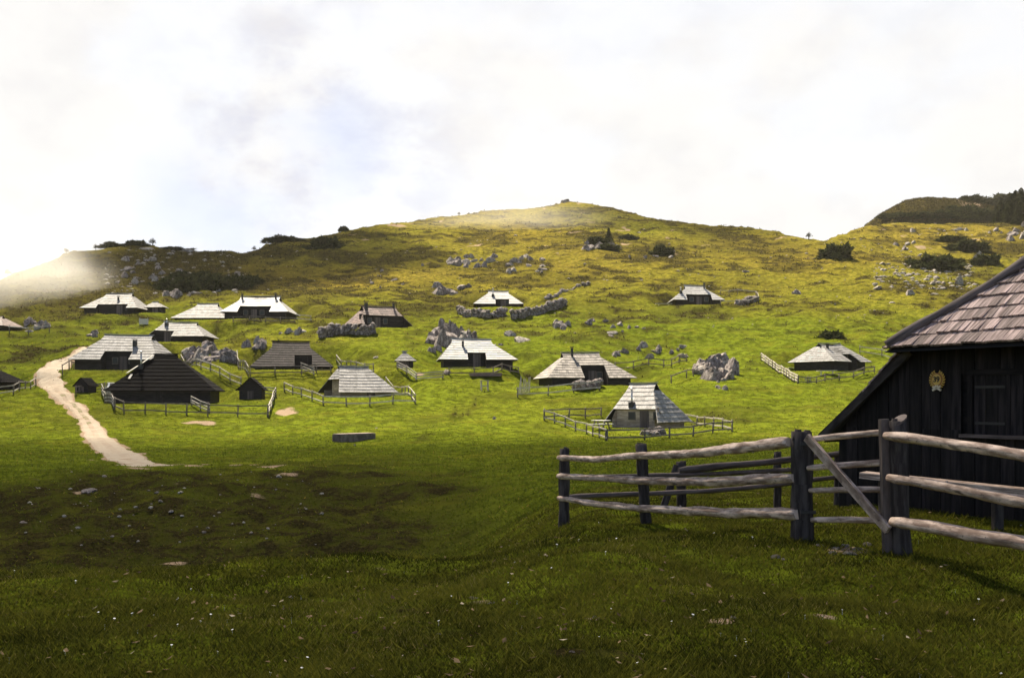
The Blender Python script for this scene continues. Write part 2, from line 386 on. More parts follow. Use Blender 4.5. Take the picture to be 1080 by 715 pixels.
def hut(label, px, yb, L_, W, he, hr, rl, rot=0, rx=0, notch=None, mat='grey', wallmat='wall', chim=(), n=8, gab=.82, end_cut=None,
        group='shepherd huts on the mountain pasture', depth=None, windows=1, slope_front=None, bw=.42, name='shepherd_hut', foundation=1.4, dhit=None, pale_hip=False):
    """hip roofed wooden hut. local X along the ridge, front -Y, z=0 ground. rl ridge length, rx ridge shift. notch=(x0,x1,t) opening in the front roof"""
    g = dhit if dhit is not None else hit(px, yb, False)
    c = Vector((g.x, g.y, g.z))
    ca, sa = math.cos(R(rot)), math.sin(R(rot))
    ext = abs(sa) * L_ / 2 + abs(ca) * W / 2 - .6
    cy = g.y + ext; cx = (px - CX) / F * cy
    PADS.append((cx, cy, max(L_, W) * .55, 4.5, g.z))
    root = empty(name, (cx, cy, g.z), R(rot), label, 'hut', group)
    hl, hw, rh = L_ / 2, W / 2, rl / 2
    def zt(t): return he + (hr - he) * t
    def xl(t): return -hl + (rx - rh + hl) * min(t / gab, 1)
    def xr(t): return hl + (rx + rh - hl) * min(t / gab, 1)
    sl = math.atan2(hr - he, hw)
    nf = (0, -math.sin(sl), math.cos(sl)); nb = (0, math.sin(sl), math.cos(sl))
    fl = lambda t: (xl(t), -hw * (1 - t), zt(t)); fr = lambda t: (xr(t), -hw * (1 - t), zt(t))
    rb = MB()
    cut = None
    if notch: cut = (notch[0] + hl, notch[1] + hl, notch[2])
    roof_boards(rb, fl, fr, n, bw, nf, cut=cut)
    bl = lambda t: (xr(t), hw * (1 - t), zt(t)); br = lambda t: (xl(t), hw * (1 - t), zt(t))
    roof_boards(rb, bl, br, n, bw * 1.5, nb)
    for sgn in (-1, 1):
        X = (lambda t: xl(t)) if sgn < 0 else (lambda t: xr(t))
        run = abs(X(gab) - X(0)); se = math.atan2(zt(gab) - he, max(run, .05))
        ne = (sgn * math.sin(se), 0, math.cos(se))
        a_ = lambda t: (X(t), sgn * -hw * (1 - t), zt(t)); b_ = lambda t: (X(t), sgn * hw * (1 - t), zt(t))
        # looking from outside: left edge then right edge
        if sgn < 0: lfe, rfe = (lambda t: (X(t), hw * (1 - t), zt(t))), (lambda t: (X(t), -hw * (1 - t), zt(t)))
        else: lfe, rfe = (lambda t: (X(t), -hw * (1 - t), zt(t))), (lambda t: (X(t), hw * (1 - t), zt(t)))
        ts = end_cut[1] if (end_cut and end_cut[0] == sgn) else 0.0
        roof_boards(rb, lfe, rfe, max(2, round(n * (gab - ts))), bw, ne, t0=ts, t1=gab)
    roof = rb.build('roof', M[mat], root)
    if pale_hip:  # pale strips imitate the lit hip's sheen in colour, plus a small hatch
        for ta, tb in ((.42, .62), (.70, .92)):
            hb = MB(); hb.beam((xl(ta) - .05, -hw * (1 - ta), zt(ta) + .2), (xl(tb) - .05, -hw * (1 - tb), zt(tb) + .2), .34, .06, (-.5, -.3, .8), .6); hb.build('hip_sheen_strip', M['slab'], roof)
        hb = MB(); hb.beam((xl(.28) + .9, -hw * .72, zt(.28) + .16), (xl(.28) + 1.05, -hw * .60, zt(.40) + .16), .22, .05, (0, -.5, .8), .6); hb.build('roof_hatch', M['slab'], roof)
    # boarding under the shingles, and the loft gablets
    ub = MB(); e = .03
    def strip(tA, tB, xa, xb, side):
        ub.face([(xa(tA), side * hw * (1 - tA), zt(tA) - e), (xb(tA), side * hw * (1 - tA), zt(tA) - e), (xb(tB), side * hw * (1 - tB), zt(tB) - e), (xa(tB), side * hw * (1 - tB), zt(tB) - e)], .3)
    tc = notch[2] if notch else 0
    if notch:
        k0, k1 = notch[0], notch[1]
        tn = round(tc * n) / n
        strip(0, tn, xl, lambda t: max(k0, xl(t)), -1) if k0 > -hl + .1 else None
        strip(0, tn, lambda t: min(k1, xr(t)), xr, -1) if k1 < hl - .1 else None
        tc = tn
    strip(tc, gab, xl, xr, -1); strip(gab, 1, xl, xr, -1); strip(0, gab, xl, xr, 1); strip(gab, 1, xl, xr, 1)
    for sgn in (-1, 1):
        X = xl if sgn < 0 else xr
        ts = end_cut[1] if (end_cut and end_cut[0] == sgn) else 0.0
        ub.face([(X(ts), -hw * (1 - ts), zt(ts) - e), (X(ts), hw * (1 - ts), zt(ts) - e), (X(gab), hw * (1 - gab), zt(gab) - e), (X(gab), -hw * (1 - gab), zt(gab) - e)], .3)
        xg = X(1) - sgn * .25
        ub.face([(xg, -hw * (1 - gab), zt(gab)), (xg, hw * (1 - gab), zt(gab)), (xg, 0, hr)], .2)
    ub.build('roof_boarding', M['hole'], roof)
    rc = MB(); rc.beam((xl(1) - .12, 0, hr + .07), (xr(1) + .12, 0, hr + .07), .2, .09, tint=.6)
    rc.build('ridge_board', M[mat], roof)
    # walls
    ins = min(.55, hw * .3); wl, ww = hl - ins, hw - ins; wb = MB()
    zf = he + ins * math.tan(sl) * .6
    hi = lambda x: zf
    k0, k1 = (max(notch[0], -wl), min(notch[1], wl)) if notch else (0, 0)
    def wallrow(p, q, z0, z1):
        p = Vector(p); q = Vector(q); m_ = max(1, round((z1 - z0) / .24))
        for i in range(m_):
            a = z0 + (z1 - z0) * i / m_; b = z0 + (z1 - z0) * (i + 1) / m_
            ln = (q - p).length; t = random.random()
            wb.face([(p.x, p.y, a), (q.x, q.y, a), (q.x, q.y, b), (p.x, p.y, b)], t, [(0, a), (ln, a), (ln, b), (0, b)])
    if notch:
        tn = round(notch[2] * n) / n
        yr = -hw * (1 - tn) + .25; zr = zt(tn) + .15
        if k0 > -wl + .1: wallrow((-wl, -ww), (k0, -ww), -foundation, zf)
        if k1 < wl - .1: wallrow((k1, -ww), (wl, -ww), -foundation, zf)
        yr = max(yr, -ww + .15)
        wallrow((k0, yr), (k1, yr), -foundation, zr)
        for x in (k0, k1):
            wb.face([(x, -ww, -foundation), (x, yr, -foundation), (x, yr, zr), (x, -ww, zf)], .4)
    else:
        yr = -ww
        wallrow((-wl, -ww), (wl, -ww), -foundation, zf)
    wallrow((wl, -ww), (wl, ww), -foundation, zf); wallrow((wl, ww), (-wl, ww), -foundation, zf)
    if end_cut:
        sg, te = end_cut; xe = (xl if sg < 0 else xr)(te) + (-sg) * .3; zz = zt(te) + .1
        o_ = -hw * (1 - te) * .8
        wallrow((xe, -o_ * sg * -1), (xe, o_ * sg * -1), -foundation, zz)
        if sg < 0: pass
    wallrow((-wl, ww), (-wl, -ww), -foundation, zf) if not (end_cut and end_cut[0] < 0) else None
    wall = wb.build('wall', M[wallmat], root)
    # door and windows
    dh = min(1.75, (zt(round(notch[2] * n) / n) if notch else zf) - .12)
    dx = ((k0 + k1) / 2 + random.uniform(-.2, .2) * (k1 - k0)) if notch else random.uniform(-.2, .2) * wl
    db = MB(); x = dx - .45
    while x < dx + .44:
        db.box(x, x + .147, yr - .05, yr - .012, 0.02, dh); x += .15
    door = db.build('door', M['wall' if mat in ('black', 'dark') else 'hiplog'], root)
    hb = MB(); hb.beam((dx + .3, yr - .09, dh * .5), (dx + .3, yr - .05, dh * .5), .04, .12); hb.build('handle', M['metal'], door)
    if notch and windows and (k1 - k0) > 2.2:
        for s in ((1,) if windows == 1 else (-1, 1)):
            wx = dx + s * min(1.25, (k1 - k0) * .3); z0 = dh * .5; z1 = dh * .9
            fb = MB()
            for (a, b_, c_, d_) in ((wx - .36, wx + .36, z0 - .06, z0), (wx - .36, wx + .36, z1, z1 + .06), (wx - .36, wx - .3, z0, z1), (wx + .3, wx + .36, z0, z1)):
                fb.box(a, b_, yr - .06, yr - .005, c_, d_)
            w = fb.build('window', M['fencepost'], root)
            gb = MB(); gb.box(wx - .3, wx + .3, yr - .03, yr - .008, z0, z1); gb.build('pane', M['window'], w)
    for (cxl, ct, h_, kind) in chim:
        y_ = -hw * (1 - ct); z_ = zt(ct); cb = MB()
        if kind == 'pipe':
            cb.tube([(cxl, y_, z_ - .1), (cxl, y_, z_ + h_)], .09, 8); cb.tube([(cxl, y_, z_ + h_ + .06), (cxl, y_, z_ + h_ + .16)], [.2, .05], 8)
            cb.tube([(cxl, y_, z_ + h_ - .02), (cxl, y_, z_ + h_ + .08)], .03, 5)
            ch = cb.build('chimney', M['pipe'], roof)
            sb = MB(); sb.box(cxl - .22, cxl + .22, y_ - .25, y_ + .2, z_ - .15, z_ + .38); sb.build('flashing', M['metal'], roof)
        else:
            w_ = .24 if kind == 'small' else .42
            cb.box(cxl - w_ / 2, cxl + w_ / 2, y_ - w_ / 2, y_ + w_ / 2, z_ - .3, z_ + h_)
            cb.box(cxl - w_ / 2 - .08, cxl + w_ / 2 + .08, y_ - w_ / 2 - .08, y_ + w_ / 2 + .08, z_ + h_ + .1, z_ + h_ + .16)
            for s in (-1, 1): cb.box(cxl + s * w_ * .4 - .03, cxl + s * w_ * .4 + .03, y_ - .03, y_ + .03, z_ + h_, z_ + h_ + .1)
            cb.build('chimney', M['metal'], roof)
    # old timber: the ridge sags and the whole frame leans a little
    hr_ = random.Random(label); sag = hr_.uniform(.05, .22) * min(1, L_ / 8); lean = hr_.uniform(-.03, .03); tw = hr_.uniform(-.03, .03)
    for o_ in [q for q in bpy.data.objects if q.type == 'MESH' and (q.parent == root or (q.parent and q.parent.parent == root))]:
        for v in o_.data.vertices:
            if v.co.z > he * .6:
                k_ = min(1.2, (v.co.z - he * .6) / max(.3, hr - he)); c_ = math.cos(max(-1, min(1, v.co.x / hl)) * math.pi / 2)
                v.co.z -= sag * k_ * c_; v.co.z += tw * v.co.x * k_; v.co.x += lean * (v.co.z - he)
    return root

def spec(label, x0, x1, yb, ye, yt, r0, r1, notch=None, chim=(), rot=0, wmul=.82, **kw):
    """a hut given by where it stands and how wide and high it looks from the camera; turned into metres at its own distance"""
    px = (x0 + x1) / 2
    g = hit(px, yb, False); s = (g.y + 2) / F
    L_ = (x1 - x0) * s; he = max(.35, (yb - ye) * s); hr = (yb - yt) * s
    W = L_ * wmul
    rl = (r1 - r0) * s; rx = ((r0 + r1) / 2 - px) * s
    nt = None
    if notch:
        nt = ((notch[0] - px) * s, (notch[1] - px) * s, min(.75, max(.2, (ye - notch[2]) / (ye - yt))))
    ch = [((cx_ - px) * s, t, h, k) for cx_, t, h, k in chim]
    return hut(label, px, yb, L_, W, he, hr, rl, rot, rx, nt, chim=ch, dhit=g, **kw)

spec('pale roofed hut below the rocky hill, mist on its left', 94, 154, 333.5, 326.3, 308.4, 112, 140, (111, 142.5, 321.5), [(129, .55, .5, 'small')], mat='pale')
spec('tiny pale roofed hut at the right end of the misty hut', 155, 175, 331, 325, 318.2, 161, 167, None, [], mat='pale', n=5, wmul=.9)
spec('pale grey hut with a plain closed hip roof and low eaves', 187.5, 244, 338.5, 336, 318.7, 208, 230, None, [], mat='pale', n=9)
spec('bright white roofed hut with two short chimneys at its ridge ends', 240, 311, 338, 330, 310.6, 254, 296, (258, 291, 322.5), [(256.5, .85, .75, 'small'), (292, .85, .75, 'small')], mat='white', gab=.72, windows=2)
spec('pale roofed hut with an open left corner above the big striped roof', 164, 224, 362, 355.5, 338.6, 173, 208, (163, 189, 350), [(177.5, .75, .8, 'pipe')], mat='pale')
spec('large striped pale roof hut beside the gravel road', 88, 181, 391, 379.8, 351.6, 110.5, 162, (121, 150, 369.5), [(149, .55, .7, 'big')], mat='pale', n=9, windows=2)
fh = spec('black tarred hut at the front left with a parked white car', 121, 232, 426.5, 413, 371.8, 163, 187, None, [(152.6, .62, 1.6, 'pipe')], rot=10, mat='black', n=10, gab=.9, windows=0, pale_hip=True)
spec('dark brown roofed hut with a swept hip, left of the long pale roof', 266, 351, 391, 387.5, 358.8, 288, 327, (311, 329, 375), [], rot=12, mat='dark', n=11, gab=.75, windows=0)
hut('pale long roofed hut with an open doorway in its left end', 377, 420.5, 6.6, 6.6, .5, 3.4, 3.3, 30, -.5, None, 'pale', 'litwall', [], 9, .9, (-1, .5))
hut('brown shingled hut with a tall dark front above a low stone wall', 398, 346, 8.2, 6.8, .55, 3.5, 5.4, 33, .2, (-3.55, 4.1, .5), 'brown', 'wall', [(-2.1, .8, 1.0, 'big'), (2.6, .95, .6, 'small')], 10, .75, windows=2)
spec('small pale hut with a steep peaked roof beside its own plank fence', 416.5, 438.5, 388.5, 381, 370.5, 425, 429, None, [], rot=8, mat='pale', n=6, wmul=.95, wallmat='wall')
spec('white roofed hut in front of the tall rock outcrop', 461, 543, 388.5, 380, 356.6, 476, 518, (491, 510, 371), [(487, .62, .7, 'small')], rot=7, mat='white', n=9)
spec('highest white roofed hut, standing above a long dry stone wall', 500, 552, 325, 321, 304.6, 515, 536, (523, 537, 314.5), [(520, .6, 1.3, 'pipe')], mat='white')
spec('brown grey shingled hut with white props by its dark doorway', 568, 663, 407, 398.8, 369.8, 592, 633, (607, 633, 385.3), [(602, .85, 1.0, 'small')], rot=10, mat='grey', n=10, gab=.8)
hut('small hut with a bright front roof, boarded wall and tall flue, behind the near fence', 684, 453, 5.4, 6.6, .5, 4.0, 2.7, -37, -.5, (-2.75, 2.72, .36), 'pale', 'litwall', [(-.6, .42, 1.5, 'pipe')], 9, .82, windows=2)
spec('white roofed hut alone on the right slope inside a ring of fence', 706.5, 760, 323.5, 317.6, 299.5, 722, 743.5, (721, 747, 311.5), [(716, .45, .9, 'pipe'), (742, .8, 1.0, 'small')], mat='white', gab=.75, windows=2)
hut('grey striped hut set corner on at the right slope edge', 875, 391.5, 7.6, 6.6, 1.15, 3.55, 4.3, 38, 0, (-.4, 1.5, .5), 'pale', 'wall', [(-1.6, .75, .5, 'small')], 9, .85)
spec('purple brown hut cut by the left photo edge above the fence', -44, 16, 350, 344, 331.5, -22, 4, None, [], mat='brown', n=7)
spec('black hut corner at the left photo edge beside the road', -46, 17, 412, 404, 385, -25, -6, None, [], mat='black', n=8)
# two little gabled sheds
def shed(label, px, yb, w, dep, he, hr, rot, mat='black', wm='wall'):
    g = hit(px, yb, False); PADS.append((g.x, g.y + dep / 2, dep * .6, 3, g.z))
    root = empty('wooden_shed', (g.x, g.y + dep / 2, g.z), R(rot), label, 'shed', 'small sheds beside the huts')
    hw, hd = w / 2, dep / 2; sl = math.atan2(hr - he, hw)
    rb = MB()
    roof_boards(rb, lambda t: (-hw * (1 - t), hd, he + (hr - he) * t), lambda t: (-hw * (1 - t), -hd, he + (hr - he) * t), 6, .3, (-math.sin(sl), 0, math.cos(sl)))
    roof_boards(rb, lambda t: (hw * (1 - t), -hd, he + (hr - he) * t), lambda t: (hw * (1 - t), hd, he + (hr - he) * t), 6, .3, (math.sin(sl), 0, math.cos(sl)))
    for s in (-1, 1): rb.face([(s * hw, -hd, he), (s * hw, hd, he), (0, hd, hr), (0, -hd, hr)], .2)
    rb.build('roof', M[mat], root)
    wb = MB(); a = hw * .78; b = hd * .85; zz = he + (hr - he) * .2
    for s in (-1, 1):
        wb.face([(-a, s * b, -1), (a, s * b, -1), (a, s * b, zz), (0, s * b, hr - .05), (-a, s * b, zz)], .4)
        wb.face([(s * a, -b, -1), (s * a, b, -1), (s * a, b, zz), (s * a, -b, zz)], .6)
    wb.build('wall', M[wm], root)
    db = MB()
    for k in range(4): db.box(-.3 + k * .15, -.155 + k * .15, -b - .05, -b - .012, .05, he * .95)
    db.build('door', M['hiplog'], root)
shed('little black gabled shed inside the rail fence right of the black hut', 262.5, 422, 2.9, 2.6, .95, 2.25, 6)
shed('low dark shed between the road and the striped hut', 86.5, 414.5, 1.9, 1.8, .7, 1.6, -10)

# ------------------------------------------------------------------ NEAR HUT at the right
Aax = Vector((.5, -.866, 0)); Bax = Vector((.866, .5, 0)); E0 = Vector((5.217, 13.8, 0)); TS = .93
def hl_(a, b, z): p = E0 + Aax * a + Bax * b; return Vector((p.x, p.y, z))
for q_, r_q in ((at(952, 583, 10.05), .9), (at(846, 572, 11.1), .7), (at(900, 578, 10.5), .6)): PADS.append((q_.x, q_.y, r_q, 1.4, q_.z))
ctr = hl_(4, 3.5, 0); PADS.append((ctr.x, ctr.y, 5.4, 1.6, .02))
near = empty('shepherd_hut', (E0.x, E0.y, 0), 0, 'near dark plank hut with pink grey shingle roof behind the gate', 'hut', 'shepherd huts on the mountain pasture')
def nl(a, b, z): return Aax * a + Bax * b + Vector((0, 0, z))
EZ, LN, WD = 2.29, 9.0, 7.4; TS = .86
rt = EZ + TS * WD / 2
rb = MB(); cs = 1 / math.sqrt(1 + TS * TS)
nf = (Vector((-Bax.x, -Bax.y, 0)) * TS + Vector((0, 0, 1)))
slope_len = WD / 2 / cs
nc = int(slope_len / .255)
roof_boards(rb, lambda t: nl(t * WD / 2, t * WD / 2, EZ + TS * t * WD / 2), lambda t: nl(LN - t * WD / 2, t * WD / 2, EZ + TS * t * WD / 2), nc, .08, nf, lift=.045, thick=.03, bump_=.35)
roof_boards(rb, lambda t: nl(LN - t * WD / 2, WD - t * WD / 2, EZ + TS * t * WD / 2), lambda t: nl(t * WD / 2, WD - t * WD / 2, EZ + TS * t * WD / 2), nc, .4, (Vector((Bax.x, Bax.y, 0)) * TS + Vector((0, 0, 1))), lift=.045, thick=.03)
alow = -1.42
ne = (Vector((-Aax.x, -Aax.y, 0)) * TS + Vector((0, 0, 1)))
tt = lambda a: EZ + (TS if a > 0 else .93) * a
# the end roof runs on down almost to the ground
roof_boards(rb, lambda t: nl(t * WD / 2, WD - t * WD / 2, tt(t * WD / 2)), lambda t: nl(t * WD / 2, t * WD / 2, tt(t * WD / 2)), nc, .16, ne, lift=.045, thick=.03)
roof_boards(rb, lambda t: nl(alow * (1 - t), WD, tt(alow * (1 - t))), lambda t: nl(alow * (1 - t), .34, tt(alow * (1 - t))), 8, .16, ne, lift=.045, thick=.03)
ne2 = (Vector((Aax.x, Aax.y, 0)) * TS + Vector((0, 0, 1)))
roof_boards(rb, lambda t: nl(LN - t * WD / 2, t * WD / 2, tt(t * WD / 2)), lambda t: nl(LN - t * WD / 2, WD - t * WD / 2, tt(t * WD / 2)), nc, .4, ne2, lift=.045, thick=.03)
nroof = rb.build('roof', M['nearroof'], near); nroof['label'] = 'pinkish grey shingle courses with a dark gap under each'
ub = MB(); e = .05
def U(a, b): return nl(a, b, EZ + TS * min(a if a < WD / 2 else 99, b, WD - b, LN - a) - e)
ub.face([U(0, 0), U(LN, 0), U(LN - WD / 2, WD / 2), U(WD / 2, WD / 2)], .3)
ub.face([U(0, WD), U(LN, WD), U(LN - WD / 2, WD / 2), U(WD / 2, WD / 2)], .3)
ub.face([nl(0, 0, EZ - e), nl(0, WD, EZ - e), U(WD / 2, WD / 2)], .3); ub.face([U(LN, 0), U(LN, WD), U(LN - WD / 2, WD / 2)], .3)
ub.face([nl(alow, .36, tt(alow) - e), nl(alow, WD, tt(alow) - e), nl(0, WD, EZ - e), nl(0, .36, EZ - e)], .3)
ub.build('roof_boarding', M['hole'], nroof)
hp = MB()
pts = [nl(.06 + t * (WD / 2 - .08), .0 + t * (WD / 2 - .02), EZ + .045 + TS * t * WD / 2) + Vector((0, 0, .045 * math.sin(t * 23) * .4)) for t in np.linspace(0, 1, 24)]
hp.tube(pts, [.075 + .010 * math.sin(i * 1.7) for i in range(24)], 12, .22, .6, 3); hp.build('hip_log', M['hiplog'], nroof)
bb = MB(); bb.beam(nl(.12, .40, EZ - .02), nl(alow - .03, .33, tt(alow) + .02), .05, .12, (0, 0, 1), .1)
bb.build('barge_board', M['post'], nroof)
# boarded front wall in its plane b=.5
wb = MB(); a = -1.24; rr = random.Random(4)
while a < LN - .3:
    w = rr.uniform(.13, .22); a2 = min(a + w, LN - .3); z1 = min(EZ + .42, tt(a) - .02); z1b = min(EZ + .42, tt(a2) - .02)
    j = rr.uniform(0, .016); tn = rr.random() ** 2; b0 = .5 - j
    inhole = a2 > 1.06 and a < 2.46
    z0 = -.4
    for (za, zb_, zbb) in (((z0, 1.12, 1.12), (1.92, z1, z1b)) if inhole else ((z0, 1.17, 1.17), (1.17, z1, z1b)) if rr.random() < .35 else ((z0, z1, z1b),)):
        wb.face([nl(a + .004, b0, za), nl(a2 - .004, b0, za), nl(a2 - .004, b0, zbb), nl(a + .004, b0, zb_)], tn, [(za, a), (za, a2), (zbb, a2), (zb_, a)])
        wb.face([nl(a2 - .004, b0, za), nl(a2 - .004, b0 + .03, za), nl(a2 - .004, b0 + .03, zbb), nl(a2 - .004, b0, zbb)], .1)
        wb.face([nl(a + .004, b0 + .03, za), nl(a + .004, b0, za), nl(a + .004, b0, zb_), nl(a + .004, b0 + .03, zb_)], .1)
        tn = min(1, tn + rr.uniform(-.1, .2))
    a = a2
for (p, q) in ((nl(-1.24, .55, 0), nl(-1.24, WD - .5, 0)), (nl(-1.24, WD - .5, 0), nl(LN - .3, WD - .5, 0)), (nl(LN - .3, WD - .5, 0), nl(LN - .3, .55, 0))):
    zt_ = 1.05 if (p.x - q.x) ** 2 < 99 and p == nl(-1.24, .55, 0) else 2.4
    wb.face([p + Vector((0, 0, -.4)), q + Vector((0, 0, -.4)), q + Vector((0, 0, zt_)), p + Vector((0, 0, zt_))], .3)
wb.face([nl(-1.24, .54, -.4), nl(LN - .3, .54, -.4), nl(LN - .3, .54, 2.6), nl(.3, .54, 2.6), nl(-1.24, .54, 1.1)], .05)
wb.build('wall', M['nearwall'], near)
fr = MB()
fr.beam(nl(.98, .47, 1.945), nl(2.54, .47, 1.945), .05, .075, (0, 0, 1), .2)
for a in (1.02, 2.5): fr.beam(nl(a, .475, 1.12), nl(a, .475, 1.906), .07, .05, tuple(Bax), .2)
wf = fr.build('window_frame', M['nearwall'], near)
sb = MB(); sb.beam(nl(.92, .43, 1.10), nl(2.6, .43, 1.10), .14, .045, (0, 0, 1), .35); sb.build('sill', M['hiplog'], wf)
for s0, s1 in ((1.065, 1.765), (1.775, 2.455)):
    sh = MB(); k = 4
    for i in range(k):
        x0 = s0 + (s1 - s0) * i / k; x1 = s0 + (s1 - s0) * (i + 1) / k - .008
        sh.beam(nl((x0 + x1) / 2, .488, 1.125), nl((x0 + x1) / 2, .488, 1.905), x1 - x0, .022, tuple(Bax), random.choice((.3, .9, .6, 1.0)))
    o = sh.build('shutter', M['nearwall'], near)
    hb = MB()
    for z in (1.27, 1.75): hb.beam(nl(s0 + .02, .470, z), nl(s0 + .45, .470, z), .012, .035, (0, 0, 1), .2)
    hb.build('hinge', M['metal'], o)

# house number badge (hangs on the wall)
sg = nl(.52, .465, 1.835) + Vector((E0.x, E0.y, 0))
sign = empty('number_badge', sg, 0, 'small gilded number badge with carved wreath on the dark wall', 'badge')
ax, up_ = Aax, Vector((0, 0, 1)); nrm = -Bax
def SP(u, v, w=0): return ax * u + up_ * v + nrm * w
def disc(cx, cy, r, r2, w0, w1, mat, nm, n=28):
    mb = MB(); ring = [(cx + r * math.cos(6.2832 * i / n), cy + r2 * math.sin(6.2832 * i / n)) for i in range(n)]
    mb.face([SP(u, v, w1) for u, v in ring]); 
    for i in range(n):
        a, b = ring[i], ring[(i + 1) % n]; mb.face([SP(*a, w0), SP(*b, w0), SP(*b, w1), SP(*a, w1)])
    return mb.build(nm, mat, sign)
disc(0, .022, .082, .092, .0, .018, M['wreath'], 'backboard')
disc(0, .022, .068, .078, .018, .026, M['gold'], 'plate')
lb = MB()
for s in (-1, 1):
    for i in range(8):
        th = R(-62 + i * 17); c = Vector((s * .098 * math.cos(th), .022 + .108 * math.sin(th)))
        for q in (-1, 1):
            d = Vector((s * (-math.sin(th)) + s * q * .75 * math.cos(th), math.cos(th) + q * .75 * math.sin(th))).normalized() * .045
            pn = Vector((-d.y, d.x)) * .34
            m1 = c + d * .5
            lb.face([SP(c.x, c.y, .006), SP(m1.x + pn.x, m1.y + pn.y, .02), SP(c.x + d.x, c.y + d.y, .008), SP(m1.x - pn.x, m1.y - pn.y, .02)])
lb.build('wreath', M['gold'], sign)
rbn = MB()
for pth in ([(-.06, -.075), (0, -.10), (.06, -.07)], [(-.065, -.125), (0, -.092), (.065, -.125)], [(-.02, -.06), (.0, -.085), (.025, -.06)]):
    for i in range(2):
        a, b = Vector(pth[i]), Vector(pth[i + 1])
        d = (b - a).normalized(); pn = Vector((-d.y, d.x)) * .013
        q = [a - pn, b - pn, b + pn, a + pn]
        rbn.face([SP(p.x, p.y, .03) for p in q])
        for j in range(4): rbn.face([SP(*q[j], .004), SP(*q[(j + 1) % 4], .004), SP(*q[(j + 1) % 4], .03), SP(*q[j], .03)])
rbn.build('ribbon', M['cream'], sign)
tcu = bpy.data.curves.new('number', 'FONT'); tcu.body = '39'; tcu.size = .105; tcu.align_x = 'CENTER'; tcu.align_y = 'CENTER'; tcu.extrude = .003; tcu.offset = .002
tcu.materials.append(M['ink']); to = bpy.data.objects.new('number', tcu); C.objects.link(to); to.parent = sign
Rm = Matrix((ax, up_, ax.cross(up_))).transposed().to_4x4()
if ax.cross(up_).dot(nrm) < 0: Rm = Matrix((-ax, up_, nrm)).transposed().to_4x4()
bpy.context.view_layer.update()
tme = bpy.data.meshes.new_from_object(to.evaluated_get(bpy.context.evaluated_depsgraph_get()))
bpy.data.objects.remove(to); tme.materials.clear(); tme.materials.append(M['ink'])
to = bpy.data.objects.new('number', tme); C.objects.link(to); to.parent = sign
Rm.translation = SP(0, .022, .031); to.matrix_local = Rm

# ------------------------------------------------------------------ NEAR FENCES
def rail_tube(mb, pix, d0, d1, px0, px1, r0, r1, seed, n=64, sides=14, jit=.3):
    """a knotty pole through points given as (pixel x, pixel y), its distance running from d0 to d1"""
    xs = np.linspace(pix[0][0], pix[-1][0], n)
    ys = np.interp(xs, [p[0] for p in pix], [p[1] for p in pix])
    k = np.array([1, 2, 3, 2, 1]) / 9; ysm = np.convolve(np.pad(ys, 2, mode='edge'), k, 'valid'); ysm[0], ysm[-1] = ys[0], ys[-1]
    pts = []; rad = []
    for i, (x, y) in enumerate(zip(xs, ysm)):
        iv = 1 / d0 + (1 / d1 - 1 / d0) * (x - px0) / (px1 - px0); d = 1 / iv
        w = (x - xs[0]) / (xs[-1] - xs[0]); 
        p = at(x, y, d) + Vector((0, 0, .010 * mnoise.noise(Vector((i * .12, seed, 0))) + .004 * mnoise.noise(Vector((i * .6, seed, 3)))))
        pts.append(p); rad.append((r0 + (r1 - r0) * w) * (1 + .07 * mnoise.noise(Vector((i * .16, seed * 3.1, 5))) + .05 * mnoise.noise(Vector((i * .9, seed, 9)))))
    rad = [q * .9 for q in rad]; rad[0] *= .8; rad[-1] *= .85
    mb.tube(pts, rad, sides, jit, .5 + .3 * math.sin(seed * 2.1), seed)
    kr = random.Random(seed)
    for _ in range(n // 9):
        i = kr.randint(2, n - 3); th = kr.uniform(0, 6.28); dv = Vector((0, math.cos(th), math.sin(th)))
        mb.tube([pts[i] + dv * rad[i] * .6, pts[i] + dv * (rad[i] * 1.0 + .012)], [rad[i] * .38, rad[i] * .22], 7, .3, .2, seed + i)
def post_mesh(px, ytop, ybase, d, w, lean=0, top=0, seed=1, dw=None):
    b = at(px, ybase, d); t = at(px + lean, ytop, d); g = gz(b.x, b.y); b.z = g - .35
    mb = MB(); n = 9; pts = [b.lerp(t, i / (n - 1)) for i in range(n)]
    rad = [w * .5 * (1.08 - .12 * i / (n - 1)) * (1 + .05 * mnoise.noise(Vector((i * .7, seed, 2)))) for i in range(n)]
    mb.tube(pts, rad, 9, .28, .4 + .1 * math.sin(seed), seed)
    # split, uneven top
    for q in range(3):
        o = Vector((random.uniform(-.3, .3) * w, random.uniform(-.2, .2) * w, 0))
        mb.tube([t + o - Vector((0, 0, .1)), t + o + Vector((.01, 0, random.uniform(.005, .03)))], [w * .22, w * .15], 6, .3, .5, seed + q)
    return mb

